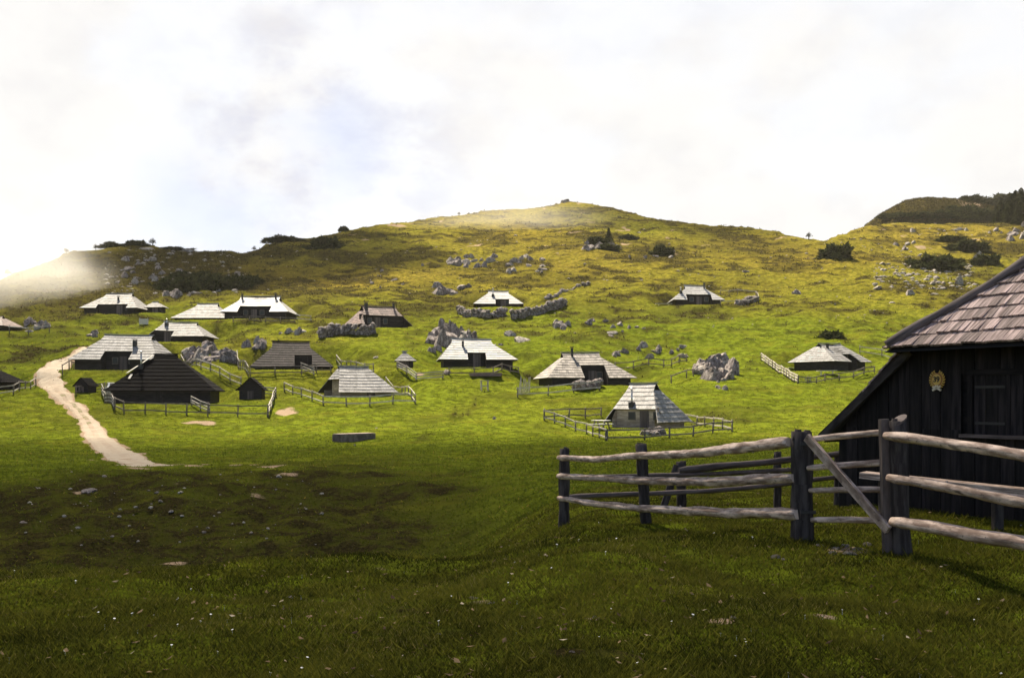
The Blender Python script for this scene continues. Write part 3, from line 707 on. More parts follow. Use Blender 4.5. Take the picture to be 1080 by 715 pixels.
fA = empty('rail_fence', hit(720, 556), 0, 'near rail fence of three thick bleached poles left of the gate', 'fence', 'near pole fences')
IM = Matrix.Translation(-fA.location)
def child(mb, name, mat, root):
    o = mb.build(name, mat, root); o.matrix_parent_inverse = Matrix.Translation(-root.location); return o
child(post_mesh(595, 473, 545, 17.25, .19, 0, 0, 2), 'post', M['post'], fA)
child(post_mesh(683, 468, 548, 14.75, .17, -7, 0, 3), 'post', M['post'], fA)
child(post_mesh(846, 455, 572, 11.1, .25, -1, 0, 4), 'post', M['post'], fA)
for k, (pp, a, b) in enumerate((
        ([(589, 482.6), (626, 484.6), (671, 480.8), (726, 479.0), (780, 472.5), (833, 466)], .052, .074),
        ([(589, 502), (640, 504.5), (676, 506.5), (751, 508.5), (800, 505.5), (838, 504)], .06, .068),
        ([(589, 525), (625, 531), (676, 536), (751, 540), (820, 541.3), (842, 542)], .052, .074))):
    mb = MB(); rail_tube(mb, pp, 17.0, 10.95, 595, 845, a, b, k + 1); child(mb, 'rail', M['rail'], fA)

fB = empty('rail_fence', hit(800, 528), 0, 'thin dark back fence behind the bleached poles, ending at the hut', 'fence', 'near pole fences')
child(post_mesh(718.5, 487, 532, 19.3, .19, 0, 0, 6), 'post', M['post'], fB)
child(post_mesh(820, 477, 525, 19.4, .16, 0, 0, 7), 'post', M['post'], fB)
child(post_mesh(884, 476, 522, 18.8, .15, 0, 0, 8), 'post', M['post'], fB)
for k, (pp, a, b) in enumerate((
        ([(716, 496), (760, 491.5), (814, 487), (850, 482.5), (886, 478)], .075, .06),
        ([(597, 504), (653, 502.5), (720, 500.5), (814, 497), (886, 491)], .045, .05),
        ([(599, 523.6), (676, 521), (750, 517.5), (814, 512), (886, 502)], .05, .05))):
    mb = MB(); rail_tube(mb, pp, 17.6, 18.7, 595, 886, a, b, 11 + k, 22, 9); child(mb, 'rail', M['hiplog'], fB)
mb = MB(); p = at(699, 532, 19.0); q = at(714, 491, 19.15); p.z -= .1; mb.beam(p, q, .13, .07, (0, -1, 0), .4); child(mb, 'strut', M['post'], fB)

fC = empty('field_gate', hit(895, 577), 0, 'wooden field gate of four thin poles with a diagonal brace', 'gate')
GD0, GD1 = 11.0, 10.15
for k, (pp, r) in enumerate((([(852, 463.5), (934, 455.5)], .036), ([(852, 493.5), (932, 487.5)], .038), ([(854, 517), (934, 515.8)], .036), ([(856, 548), (936, 548.8)], .036))):
    mb = MB(); rail_tube(mb, pp, GD0, GD1, 850, 938, r, r * 1.05, 21 + k, 12, 9, .15); child(mb, 'rail', M['rail'], fC)
mb = MB(); a, b = at(851, 461, 10.93), at(937, 559, 10.03); mb.beam(a, b, .045, .095, (0, -.2, 1), .35); child(mb, 'brace', M['rail'], fC)
mb = MB(); a, b = at(936.5, 575, 10.12), at(932, 442, 10.12); a.z = gz(a.x, a.y) - .1; mb.beam(a, b, .085, .075, (0, 1, 0), .3); child(mb, 'stile', M['hiplog'], fC)
mb = MB()
for (x, y) in ((848, 468), (848.5, 540)):
    mb.beam(at(x - 4, y, 10.93), at(x + 12, y, 10.93), .012, .035, (0, 0, 1), .3)
child(mb, 'hinge', M['metal'], fC)

fD = empty('rail_fence', hit(1010, 590), 0, 'near fence of three heavy knotty poles running right from the gate', 'fence', 'near pole fences')
mb = post_mesh(953, 444, 583, 10.05, .185, -7, 0, 9); child(mb, 'post', M['post'], fD)
mb = MB(); c0 = at(948.5, 443, 10.03); ua = (at(956, 438.5, 10.03) - at(941, 447.5, 10.03)) * .5; va = Vector((.005, .085, .02)); up0 = Vector((0, 0, .012))
ring = [c0 + ua * math.cos(6.283 * k / 14) + va * math.sin(6.283 * k / 14) for k in range(14)]
mb.face([p + up0 for p in ring], .9); mb.face(list(reversed([p - up0 for p in ring])), .4)
for k in range(14): mb.face([ring[k] - up0, ring[(k + 1) % 14] - up0, ring[(k + 1) % 14] + up0, ring[k] + up0], .6)
child(mb, 'post_top', M['hiplog'], fD)
p2 = post_mesh(1262, 452, 660, 7.05, .22, 0, 0, 10); child(p2, 'post', M['post'], fD)
for k, (pp, a, b) in enumerate((
        ([(934, 459), (975, 463), (1010, 469), (1045, 475), (1080, 480.5), (1270, 512)], .05, .07),
        ([(937, 503.5), (975, 510), (1015, 517), (1050, 524), (1080, 529), (1270, 566)], .05, .07),
        ([(941, 550), (985, 556), (1030, 565), (1080, 573.5), (1270, 612)], .063, .085))):
    mb = MB(); rail_tube(mb, pp, 9.88, 6.8, 940, 1262, a, b, 31 + k, 34, 12); child(mb, 'rail', M['rail'], fD)

# plank bench against the hut wall
bn = hl_(1.35, .05, 0)
bench = empty('plank_bench', (bn.x, bn.y, gz(bn.x, bn.y)), 0, 'long pale plank bench along the near hut wall behind the gate post', 'bench')
def bp(mb, nm, mt): return child(mb, nm, mt, bench)
for j, (px0, y0, px1, y1) in enumerate(((910, 500.5, 1130, 523.5),)):
    mb = MB(); mb.beam(at(px0, y0, 12.7), at(px1, y1, 11.3), .30, .075, (0, 0, 1), .45); bp(mb, 'seat', M['rail'])
for px_ in (932, 1052, 1118):
    dd = 12.7 - (px_ - 910) / 220 * 1.4; t = at(px_, 501 + (px_ - 910) * .104 + 4, dd); g = gz(t.x, t.y)
    mb = MB(); mb.beam((t.x, t.y, g - .1), (t.x, t.y, t.z), .1, .1, (0, 1, 0), .3); bp(mb, 'leg', M['post'])

# ------------------------------------------------------------------ FAR FENCES
_pm = MB(); _pm.tube([(0, 0, -.4), (.01, 0, .55), (0, .01, 1.0)], [.065, .06, .05], 6, .2, .5, 2)
POST = _pm.mesh('post', M['fencepost'])
def fence(label, pix, rails=2, h=1.0, step=2.3, mat='farfence', rw=.11, group='pole fences round the huts', over=.0):
    P = [hit(*p) for p in pix]
    mid = P[len(P) // 2]
    root = empty('pole_fence', mid, 0, label, 'fence', group)
    for i in range(len(P) - 1):
        a, b = P[i], P[i + 1]; d = b - a; ln = math.hypot(d.x, d.y); n = max(1, round(ln / step)); spots = []
        for k in range(n + 1):
            x = a.x + d.x * k / n; y = a.y + d.y * k / n; z = gz(x, y); spots.append(Vector((x, y, z)))
            if k < n or i == len(P) - 2:
                inst('post', POST, Vector((x, y, z)) - mid, (random.uniform(-.06, .06), random.uniform(-.06, .06), random.random() * 6), (1.1, 1.1, h * random.uniform(.95, 1.12)), root)
        for r_ in range(rails):
            z = h * (.9 - r_ * (.62 / max(1, rails - 1) if rails > 1 else 0)); mb = MB()
            for k in range(n):
                p, q = spots[k], spots[k + 1]; ext = (q - p).normalized() * .12; off = Vector((0, -.07, 0))
                mb.beam(p + Vector((0, 0, z + random.uniform(-.05, .05))) - ext + off - mid, q + Vector((0, 0, z + random.uniform(-.05, .05))) + ext + off - mid, .05, rw, (0, 0, 1))
            mb.build('rail', M[mat], root)
    return root
fence('rail fence along the front of the pale long roofed hut', [(300, 413), (318, 419), (341, 428), (390, 429), (438, 426.5), (424, 417), (407, 409)])
fence('three rail fence in front of the black hut running to the small shed', [(121, 432), (131, 437), (175, 438), (219, 439), (282, 440)], rails=2, h=1.15, mat='fencepost')
fence('short pale fence side closing the small black shed yard', [(283, 440), (287, 430), (291, 419), (272, 417)], rails=3)
fence('curved white three rail fence beside the parked car', [(107.5, 416), (110, 423), (120, 432)], rails=3, h=1.1, step=1.2)
fence('short white fence piece propped before the black hut', [(202, 428), (221, 436)], rails=3, h=.9)
fence('long white rail fence sloping down from the outcrop to the small shed', [(191, 383), (212, 390), (232, 397), (254, 408)], rails=2)
fence('curved white fence at the left of the dark swept roof hut', [(250, 381), (252, 390), (262, 398)], rails=2, h=1.2, step=1.6)
fence('grey rail fence in front of the dark swept roof hut', [(264, 397), (290, 397), (318, 396), (349, 394)], rails=2, mat='fencepost')
fence('small white fence piece before the dark swept roof hut', [(318, 391), (331, 396)], rails=3, h=.95)
fence('white rail fence behind the pale long roofed hut', [(355, 382), (376, 391), (394, 393)], rails=2)
fence('pale plank fence beside the steep little peaked hut', [(419, 390), (429, 396), (439, 402), (467, 400)], rails=3, h=.9)
fence('low rail fence before the white roofed hut by the outcrop', [(474, 397), (500, 397), (520, 396), (547, 395)], rails=2, h=.8, mat='fencepost')
fence('rail fence in front of the brown grey hut, stakes piled on its left', [(546, 420), (578, 418), (605, 415), (632, 412)], rails=2)
fence('thin grey fence crossing the meadow right of the brown grey hut', [(649, 392), (668, 390), (700, 388), (724, 382)], rails=2, mat='fencepost')
fence('white fence left of the boarded wall hut, with a little gate', [(574, 444), (596, 450), (619, 458), (639, 465)], rails=2, h=.95)
fence('thin grey fence across the front of the boarded wall hut', [(640, 465), (680, 464), (731, 460), (772, 456)], rails=2, h=.9, mat='fencepost')
fence('white fence running back right of the boarded wall hut', [(714, 445), (735, 449), (772, 455)], rails=2, h=.9)
fence('thin back fence left of the boarded wall hut', [(574, 443), (600, 441), (634, 440)], rails=2, h=.9, mat='fencepost')
fence('ring fence round the hut alone on the right slope', [(760, 324), (783, 323), (800, 319), (797, 313), (778, 311), (760, 312)], rails=1, h=1.0, step=3)
fence('wide pale plank fence running down left of the corner on hut', [(803, 381), (815, 390), (827, 397), (841, 405)], rails=3, h=1.0, step=1.6, rw=.14)
fence('low fence in front of the corner on hut', [(842, 405), (870, 403), (900, 399), (922, 394)], rails=2, h=.8, mat='fencepost')
fence('pale fence between the corner on hut and the near roof', [(907, 373), (930, 378), (944, 381)], rails=2)
fence('pale rail fence right of the two chimney hut', [(313, 338), (328, 340)], rails=2)
fence('grey fence along the front of the two chimney hut', [(246, 341), (280, 341), (311, 341)], rails=2, h=.8, mat='fencepost')
fence('dark post fence along the gravel road bend', [(66, 397), (73, 391), (83, 384), (96, 383)], rails=1, h=1.2, step=2.2, mat='fencepost')
fence('pale fence between the left edge hut and the road', [(-6, 420), (14, 416), (38, 408)], rails=2)
fence('low pale fence below the left edge hut', [(10, 353), (30, 353), (52, 351)], rails=1, h=1.1)
fence('grey fence behind the low dark shed beside the car', [(80, 416), (97, 414), (110, 413)], rails=2, h=.9, mat='fencepost')
fence('thin fence running up to the big dark boulder', [(708, 405), (724, 399), (738, 391)], rails=1, h=.9, mat='fencepost')

# stakes leaning in a bundle left of hut N
sp = hit(553, 414); st = MB()
for k in range(12):
    x = -1.3 + k * .22; st.beam((x * .5, x * .8, -.1), (x * .5 + random.uniform(-.1, .3), x * .8 + .3, random.uniform(1.1, 1.7)), .07, .05, (0, 1, 0))
tag(st.build('stake_bundle', M['farfence']), 'bundle of pale stakes leaning left of the brown grey hut', 'stakes').location = sp
# white timber props at hut N
for i, (x0, y0, x1, y1) in enumerate(((625.5, 396, 632, 403), (638, 396.5, 645, 402.5), (650, 396.5, 658, 403))):
    g = hit((x0 + x1) / 2, y1); mb = MB(); s = g.y / F; hw_ = (x1 - x0) / 2 * s
    mb.beam((-hw_, .2, (y1 - y0) * s + .1), (hw_, -.2, .0), .12, .14); mb.beam((-hw_, .25, -.2), (-hw_, .25, (y1 - y0) * s + .1), .1, .1, (0, 1, 0))
    tag(mb.build('timber_prop', M['slab']), ['white slanting timber prop beside the dark doorway of the brown grey hut', 'white slanting timber prop, middle of three at the brown grey hut', 'white slanting timber prop at the right corner of the brown grey hut'][i], 'prop', 'white timber props').location = g

# wooden trough, stand, boards, table, slabs
g = hit(373.5, 465); tr = empty('water_trough', g, R(48), 'long grey wooden trough lying alone in the meadow', 'trough')
s = g.y / F; l_ = 46 * s; w_ = 1.0; h_ = .62
mb = MB(); mb.beam((-l_ / 2, -w_ / 2, h_ / 2 - .1), (l_ / 2, -w_ / 2, h_ / 2 - .1), .09, h_, tint=.45); mb.beam((-l_ / 2, w_ / 2, h_ / 2 - .1), (l_ / 2, w_ / 2, h_ / 2 - .1), .09, h_, tint=.6)
mb.build('side_board', M['fencepost'], tr)
mb = MB()
for x in (-l_ / 2 + .05, l_ / 2 - .05): mb.beam((x, -w_ / 2 + .046, h_ / 2 - .1), (x, w_ / 2 - .046, h_ / 2 - .1), .09, h_ * .97)
mb.build('end_board', M['hiplog'], tr)
mb = MB()
for k in range(4): mb.beam((-l_ / 2, -w_ / 2 + .1 + k * .24, h_ - .06), (l_ / 2, -w_ / 2 + .1 + k * .24, h_ - .06), .23, .05)
mb.build('lid_board', M['rail'], tr)
g = hit(511, 413); sd = empty('wooden_stand', g, .2, 'little open wooden stand on the bright meadow below the white roofed hut', 'stand')
for x in (-.35, .35):
    for y in (-.25, .25):
        mb = MB(); mb.beam((x, y, -.2), (x, y, 1.05), .08, .08, (0, 1, 0)); mb.build('leg', M['farfence'], sd)
mb = MB(); mb.beam((-.45, 0, 1.08), (.45, 0, 1.08), .6, .06); mb.beam((-.4, -.25, .5), (.4, -.25, .5), .05, .1); mb.build('shelf', M['farfence'], sd)
g = hit(512, 398); mb = MB()
for k in range(3):
    for j in range(6): mb.beam((-1.6 + random.uniform(-.2, .2), -.5 + j * .2, .06 + k * .12), (1.7 + random.uniform(-.2, .2), -.5 + j * .2, .06 + k * .12), .18, .1)
tag(mb.build('plank_stack', M['brown']), 'low reddish stack of planks before the white roofed hut', 'planks').location = g
g = hit(634, 453); tb = empty('picnic_table', g, R(-35), 'white topped picnic table outside the boarded wall hut', 'table')
mb = MB()
for k in range(4): mb.beam((-.75, -.33 + k * .22, .76), (.75, -.33 + k * .22, .76), .2, .05)
mb.build('tabletop', M['bluetable'], tb)
for y in (-.75, .75):
    mb = MB(); mb.beam((-.75, y, .45), (.75, y, .45), .26, .05); mb.build('seat', M['bluetable'], tb)
for x in (-.5, .5):
    for s_ in (-1, 1):
        mb = MB(); mb.beam((x, s_ * .6, 0), (x, s_ * .2, .73), .09, .09, (1, 0, 0)); mb.build('leg', M['fencepost'], tb)
    mb = MB(); mb.beam((x, -.85, .4), (x, .85, .4), .06, .07); mb.build('crossbar', M['fencepost'], tb)
g = hit(151.5, 342.5); mb = MB()
for k in range(5): mb.beam((-.7, 0, .1 + k * .17), (.7, .03, .1 + k * .17), .05, .16)
for x in (-.6, .6): mb.beam((x, .06, -.2), (x, .06, 1.0), .08, .06, (0, 1, 0))
tag(mb.build('wooden_hoarding', M['slab']), 'small pale board panel standing in grass below the misty hut', 'panel').location = g
for i, (px_, py_, w_, lab) in enumerate(((838, 391, 1.6, 'white board leaning at the left corner of the corner on hut'), (872, 395, 2.2, 'long white board on the ground before the corner on hut'), (852, 401, .8, 'small white board in front of the corner on hut'), (700, 323, 2.8, 'pale slab roof edge lying left of the ring fenced hut'))):
    g = hit(px_, py_); mb = MB(); mb.beam((-w_ / 2, 0, .3), (w_ / 2, .1, .34), .7, .07); mb.beam((-w_ * .3, 0, -.2), (-w_ * .3, 0, .27), .1, .1, (0, 1, 0)); mb.beam((w_ * .3, 0, -.2), (w_ * .3, 0, .3), .1, .1, (0, 1, 0))
    tag(mb.build('board_table', M['slab']), lab, 'boards').location = g

# parked car
g = hit(120, 418.5); car = empty('parked_car', g, R(28), 'small white car parked half behind the black hut', 'car')
def prof(mb, pts, w, w2=None):
    w2 = w2 or w
    n = len(pts)
    for i in range(n):
        a, b = pts[i], pts[(i + 1) % n]
        mb.face([(-a[2] / 2, a[0], a[1]), (a[2] / 2, a[0], a[1]), (b[2] / 2, b[0], b[1]), (-b[2] / 2, b[0], b[1])], .5)
    mb.face([(-p[2] / 2, p[0], p[1]) for p in pts]); mb.face([(p[2] / 2, p[0], p[1]) for p in reversed(pts)])
mb = MB(); W_ = 1.68
prof(mb, [(-1.85, .30, W_), (-1.95, .55, W_), (-1.88, .92, W_ * .97), (-1.55, .98, W_ * .93), (-1.15, 1.42, W_ * .76), (.35, 1.46, W_ * .76), (1.05, 1.0, W_ * .9), (1.85, .82, W_ * .92), (2.0, .55, W_), (1.95, .28, W_)], W_)
mb.build('body', M['carpaint'], car)
mb = MB(); mb.face([(-.56, -1.50, 1.06), (.56, -1.50, 1.06), (.50, -1.20, 1.39), (-.50, -1.20, 1.39)]); mb.build('rear_window', M['window'], car)
mb = MB(); mb.face([(.6, .98, 1.07), (-.6, .98, 1.07), (-.52, .42, 1.43), (.52, .42, 1.43)]); mb.build('windscreen', M['window'], car)
for s_ in (-1, 1):
    mb = MB(); mb.face([(s_ * .765, -1.3, 1.06), (s_ * .765, .8, 1.06), (s_ * .665, .3, 1.40), (s_ * .665, -1.05, 1.38)]); mb.build('side_window', M['window'], car)
    mb = MB(); mb.box(s_ * .68 - .12, s_ * .68 + .12, -1.99, -1.93, .62, .86); mb.build('tail_lamp', M['lamp'], car)
    for y in (-1.2, 1.25):
        mb = MB(); mb.tube([(s_ * .70, y, .31), (s_ * .86, y, .31)], .31, 16); w = mb.build('wheel', M['tyre'], car)
        mb = MB(); mb.tube([(s_ * .80, y, .31), (s_ * .87, y, .31)], .18, 12); mb.build('rim', M['pipe'], w)

# ------------------------------------------------------------------ ROCKS
import bmesh
def rock_mesh(seed, vert=1.0, sub=4):
    bm = bmesh.new(); bmesh.ops.create_icosphere(bm, subdivisions=sub, radius=1)
    for v in bm.verts:
        c = v.co.copy(); s_ = Vector((seed * 7.3, seed * 3.1, seed))
        q = Vector((c.x * 1.2, c.y * 1.2, c.z * .6 * vert))
        r = 1.12 + .38 * mnoise.noise(q * 1.1 + s_) + .16 * mnoise.noise(q * 2.6 + s_)
        vv = abs(mnoise.noise(Vector((c.x * 2.6, c.y * 2.6, c.z * .3)) + s_))
        r -= .42 * max(0, .16 - vv) * 5
        r += .05 * mnoise.noise(q * 9 + s_) if sub > 2 else 0
        v.co = c * r
        rk = random.Random(seed * 11)
        for k in range(11):   # flat fracture planes
            n = Vector((rk.gauss(0, 1), rk.gauss(0, 1), rk.gauss(.15, .5))).normalized()
            dd = v.co.dot(n) - rk.uniform(.5, .88)
            if dd > 0: v.co -= n * dd * .93
        if v.co.z < -.5: v.co.z = -.5
    me = bpy.data.meshes.new('boulder'); bm.to_mesh(me); bm.free(); return me
ROCKS = [rock_mesh(i + 1, 1.0 if i < 5 else .55) for i in range(9)]
PROCKS = []
for r in ROCKS:
    r.materials.append(M['rock']); q = r.copy(); q.materials.clear(); q.materials.append(M['palerock']); PROCKS.append(q)
SMALL = [rock_mesh(40 + i, 1.0, 1) for i in range(5)]
SV = [([tuple(v.co) for v in m_.vertices], [tuple(p.vertices) for p in m_.polygons]) for m_ in SMALL]
def boulder(px_, py_, hpx, wr, label, group, pale=False, zr=1.0, pos=None):
    g = pos if pos is not None else hit(px_, py_); s = g.y / F
    me = random.choice(PROCKS if pale else ROCKS); hh = hpx * s
    o = inst('boulder', me, g + Vector((0, hh * wr * .4, hh * .03)), (random.uniform(-.2, .2), random.uniform(-.2, .2), random.random() * 6.28),
             (hh * .62 * wr * random.uniform(.85, 1.15), hh * .62 * wr * random.uniform(.85, 1.15), hh * .68 * zr))
    if g.y < 16: o.location.z += hh * .16
    return tag(o, label, 'boulder', group)
def cluster(x0, x1, y0, y1, n, hmin, hmax, label, group, pale=.2, wr=(0.8, 1.5)):
    n = max(2, round(n * (.56 if hmax < 10 else .75)))
    for k in range(n):
        boulder(random.uniform(x0, x1), random.uniform(y0, y1), random.uniform(hmin, hmax), random.uniform(*wr), label, group, random.random() < pale)
cluster(192, 246, 370, 384, 36, 7, 15, 'grey limestone boulder in the outcrop right of the striped hut', 'outcrop right of the striped hut')
cluster(254, 280, 360, 374, 13, 5, 12, 'grey limestone boulder in the knot above the dark swept hut', 'rocks above the dark swept hut')
cluster(294, 304, 352, 354, 3, 5, 8, 'pale boulder of the left pair below the two chimney hut', 'left pair below the two chimney hut', .6)
cluster(304, 321, 351, 354, 5, 5, 11, 'boulder of the right pair below the two chimney hut', 'right pair below the two chimney hut', .6)
cluster(452, 480, 352, 366, 20, 14, 26, 'tall fissured limestone boulder in the outcrop above the white roofed hut', 'outcrop above the white roofed hut', .1, (.5, .9))
cluster(478, 503, 350, 364, 11, 11, 19, 'limestone block at the right end of the tall outcrop', 'right end of the tall outcrop', .1, (.5, .9))
cluster(450, 462, 364, 374, 6, 5, 9, 'low boulder at the left foot of the tall outcrop', 'left foot of the tall outcrop', .2)
cluster(457, 497, 303, 312, 12, 6, 12, 'dark boulder in the pair of rocky knolls left of the highest hut', 'rocky knolls left of the highest hut', .15)
boulder(538, 355, 7, 1.5, 'smaller of two pale boulders on the grass above the white roofed hut', None, True)
boulder(549.5, 361, 12, 1.35, 'largest pale boulder alone on grass below the long stone wall', None, True)
cluster(522, 531, 361, 366, 4, 3, 6, 'low stone at the right shoulder of the white roofed hut', 'stones right of the white roofed hut', .4)
cluster(582, 606, 341, 348, 12, 5, 11, 'boulder in the heap right of the long stone wall', 'heap right of the long stone wall', .4)
cluster(614, 642, 338, 344, 9, 3, 7, 'stone in the loose row above the meadow middle', 'loose row above the meadow middle', .4)
cluster(644, 680, 343, 356, 14, 3, 7, 'stone scattered on the slope left of the ring fenced hut', 'stones left of the ring fenced hut', .4)
cluster(648, 722, 366, 379, 32, 4, 9, 'limestone block in the long broken outcrop above the meadow fence', 'long broken outcrop', .5)
cluster(738, 776, 384, 402, 26, 10, 20, 'boulder in the big dark mound right of the meadow fence', 'big dark boulder mound', .25)
cluster(748, 776, 400, 412, 10, 3, 6, 'pale stone at the foot of the big dark mound', 'foot of the big dark mound', .8)
cluster(474, 573, 272, 288, 60, 4, 9, 'limestone block in the rock band high on the slope', 'rock band high on the slope', .35)
cluster(380, 470, 280, 305, 16, 2, 5, 'stone scattered on the slope below the rock band', 'stones below the rock band', .4)
cluster(612, 655, 255, 264, 16, 4, 9, 'dark rock under the lone spruce below the summit', 'rocks under the lone spruce', .2)
cluster(664, 716, 265, 274, 14, 4, 9, 'rock in the right group below the summit', 'right group below the summit', .2)
cluster(580, 618, 206, 216, 8, 3, 5, 'small rock on the summit skyline', 'summit rocks', .1)
cluster(128, 195, 262, 300, 44, 4, 9, 'rock on the steep left hill above the misty hut', 'rocks on the left hill', .4)
cluster(168, 205, 300, 314, 14, 5, 11, 'rock in the dark crag behind the misty hut', 'dark crag behind the misty hut', .25)
cluster(90, 106, 353, 360, 6, 4, 9, 'rock in the small knot left of the striped hut', 'knot left of the striped hut', .4)
cluster(16, 50, 341, 351, 15, 5, 10, 'rock in the bank right of the left edge hut', 'bank right of the left edge hut', .3)
cluster(240, 262, 286, 296, 8, 3, 6, 'rock among the dark scrub on the left ridge', 'rocks in the left scrub', .4)
cluster(942, 974, 256, 265, 12, 3, 6, 'pale rock in the upper right patch above the scrub', 'upper right rock patch', .8)
boulder(1034, 276, 14, .9, 'tall pale boulder beside scrub above the near roof', None, True)
boulder(1013, 301, 11, .9, 'upright boulder right of the stony slope', None, True)
boulder(961, 312, 8, 1.5, 'broad flat white boulder below the stony slope', None, True)
boulder(988, 312, 5, 2.0, 'long flat pale boulder near the roof hip log', None, True)
boulder(942, 320, 4, 1.6, 'lowest flat white stone below the stony slope', None, True)
cluster(955, 1060, 243, 248, 12, 3, 7, 'rock along the terrace path on the right hill', 'rocks along the right terrace', .5)
cluster(1055, 1085, 240, 256, 12, 5, 10, 'grey rock in the crag at the right edge of the hill', 'right edge crag', .4)
boulder(842, 311, 7, 1.6, 'dark rock hump on the right slope beyond the ring fence', None)
boulder(787, 288, 6, 1.6, 'dark rock pair on the slope above the ring fenced hut', None)
boulder(611, 405, 8, 1.6, 'pale boulder built into the yard wall of the brown grey hut', None, True)
boulder(471, 396, 9, .8, 'upright boulder at the left corner of the white roofed hut', None)
boulder(397, 452, 2.2, 1.4, 'small white stone at the end of the trough', None, True)
boulder(374, 470, 2.2, 1.5, 'small white stone in front of the trough', None, True)
boulder(397, 379, 4, 1.6, 'white stone on the meadow below the brown shingled hut', None, True)
boulder(521, 443, 4, 1.2, 'lone white stone in the green meadow middle', None, True)
# near stones
near_st = [(500, 633, 5, 2.4, 'pale flat stone of the pair in the near turf middle'), (519, 637, 4, 2.2, 'pale broken stone beside the flat one in the near turf'), (628, 652, 5, 1.6, 'pale stone in the near turf below the left fence post'),
           (462, 670, 4, 2.0, 'pinkish stone on the dark hollow in the near turf'), (603, 688, 4, 2.2, 'pinkish stone on the second dark hollow of the near turf'), (676, 690, 4, 2.4, 'flat pale stone low in the near turf'),
           (775, 653, 5, 1.8, 'white stone below the fence middle in the near turf'), (820, 589, 6, 2.2, 'yellowish stone in front of the thick gate post'), (828, 591, 4, 1.8, 'second yellowish stone in front of the thick gate post'),
           (178, 598, 4, 3.6, 'long brown clod in the near turf on the left'), (307, 631, 4, 3.4, 'dark clod in the near turf left of the middle'), (23, 552, 5, 2.0, 'pale stone on the dark bank at the far left'), (236, 540, 4, 1.6, 'pale stone on the dark bank middle'),
           (258, 565, 3, 2.0, 'white stone low on the dark bank'), (92, 518, 6, 2.4, 'orange earth clod on top of the dark bank')]
for x, y, h_, wr, lab in near_st:
    o = boulder(x, y, h_, wr, lab, None, 'dark' not in lab and 'brown' not in lab, .7)
    o.location.z -= .01
for k, (x, y) in enumerate(((868, 577), (882, 580), (893, 577), (905, 581), (918, 577), (878, 585), (897, 586))):
    boulder(x, y, 4.5, random.uniform(1.8, 2.6), 'flat pale stone trodden into the earth of the gateway', 'stepping stones in the gateway', True, .8)

# dry stone walls
def stone_wall(label, pix, h, n, pale=.3, wid=.6):
    P = [hit(*p) for p in pix]; mb = MB()
    base = P[0]
    for k in range(n):
        t = random.random() * (len(P) - 1); i = min(int(t), len(P) - 2); p = P[i].lerp(P[i + 1], t - i)
        z = gz(p.x, p.y); lv = random.random(); s = random.uniform(.22, .6)
        m4 = Matrix.Translation(Vector((p.x + random.uniform(-.1, .1), p.y + random.uniform(-wid, wid) * .5, z + lv * h)) - base) @ Matrix.Rotation(random.random() * 6, 4, 'Z') @ Matrix.Diagonal((s * 1.3, s, s * .8, 1))
        v, f = random.choice(SV); mb.blob(v, f, m4)
    for i in range(len(P) - 1):
        m_ = 6
        for k in range(m_):
            p, q = P[i].lerp(P[i + 1], k / m_), P[i].lerp(P[i + 1], (k + 1) / m_)
            hh = h * random.uniform(.35, .9); zp = gz(p.x, p.y) - base.z
            mb.beam((p.x - base.x, p.y - base.y, zp + hh / 2 - .3), (q.x - base.x, q.y - base.y, gz(q.x, q.y) - base.z + hh / 2 - .3), wid * .5, hh + .3, tint=.3)
    o = mb.build('stone_wall', M['rock']); o.location = base; return tag(o, label, 'stone wall', 'dry stone walls')
stone_wall('dry stone wall in front of the brown shingled hut', [(338, 357), (350, 354), (365, 353), (382, 354), (396, 352)], 1.3, 120)
stone_wall('dry stone terrace wall left below the highest hut', [(483, 330), (495, 335), (515, 337), (533, 334)], 1.1, 170)
stone_wall('long dry stone wall running right below the highest hut', [(540, 337), (557, 334), (578, 328), (597, 322)], 1.2, 210)
stone_wall('low stone wall in the ring fence of the lone slope hut', [(776, 322), (788, 320), (798, 317)], .8, 50)
stone_wall('short yard wall by the doorway of the brown grey hut', [(606, 411), (620, 410), (632, 408)], .7, 46)
stone_wall('stony doorstep heap at the corner of the boarded wall hut', [(678, 459), (690, 459), (699, 458)], .3, 26)
stone_wall('thin line of stones climbing the slope right of the highest hut', [(575, 316), (590, 311), (604, 306), (622, 300)], .35, 44)

# ------------------------------------------------------------------ TERRAIN
th = np.concatenate([np.linspace(-180, -36, 50)[:-1], np.arange(-36, 36.001, .085), np.linspace(36, 180, 50)[1:-1]])
rr_ = np.concatenate([[.15, .5, 1, 2], np.exp(np.linspace(math.log(3.0), math.log(140), 400)), np.exp(np.linspace(math.log(140), math.log(480), 210))[1:], np.exp(np.linspace(math.log(480), math.log(2400), 24))[1:]])
TH, RR = np.meshgrid(np.radians(th), rr_)
X, Y = RR * np.sin(TH), RR * np.cos(TH)
Z = H(X, Y)
nr, ncol = X.shape
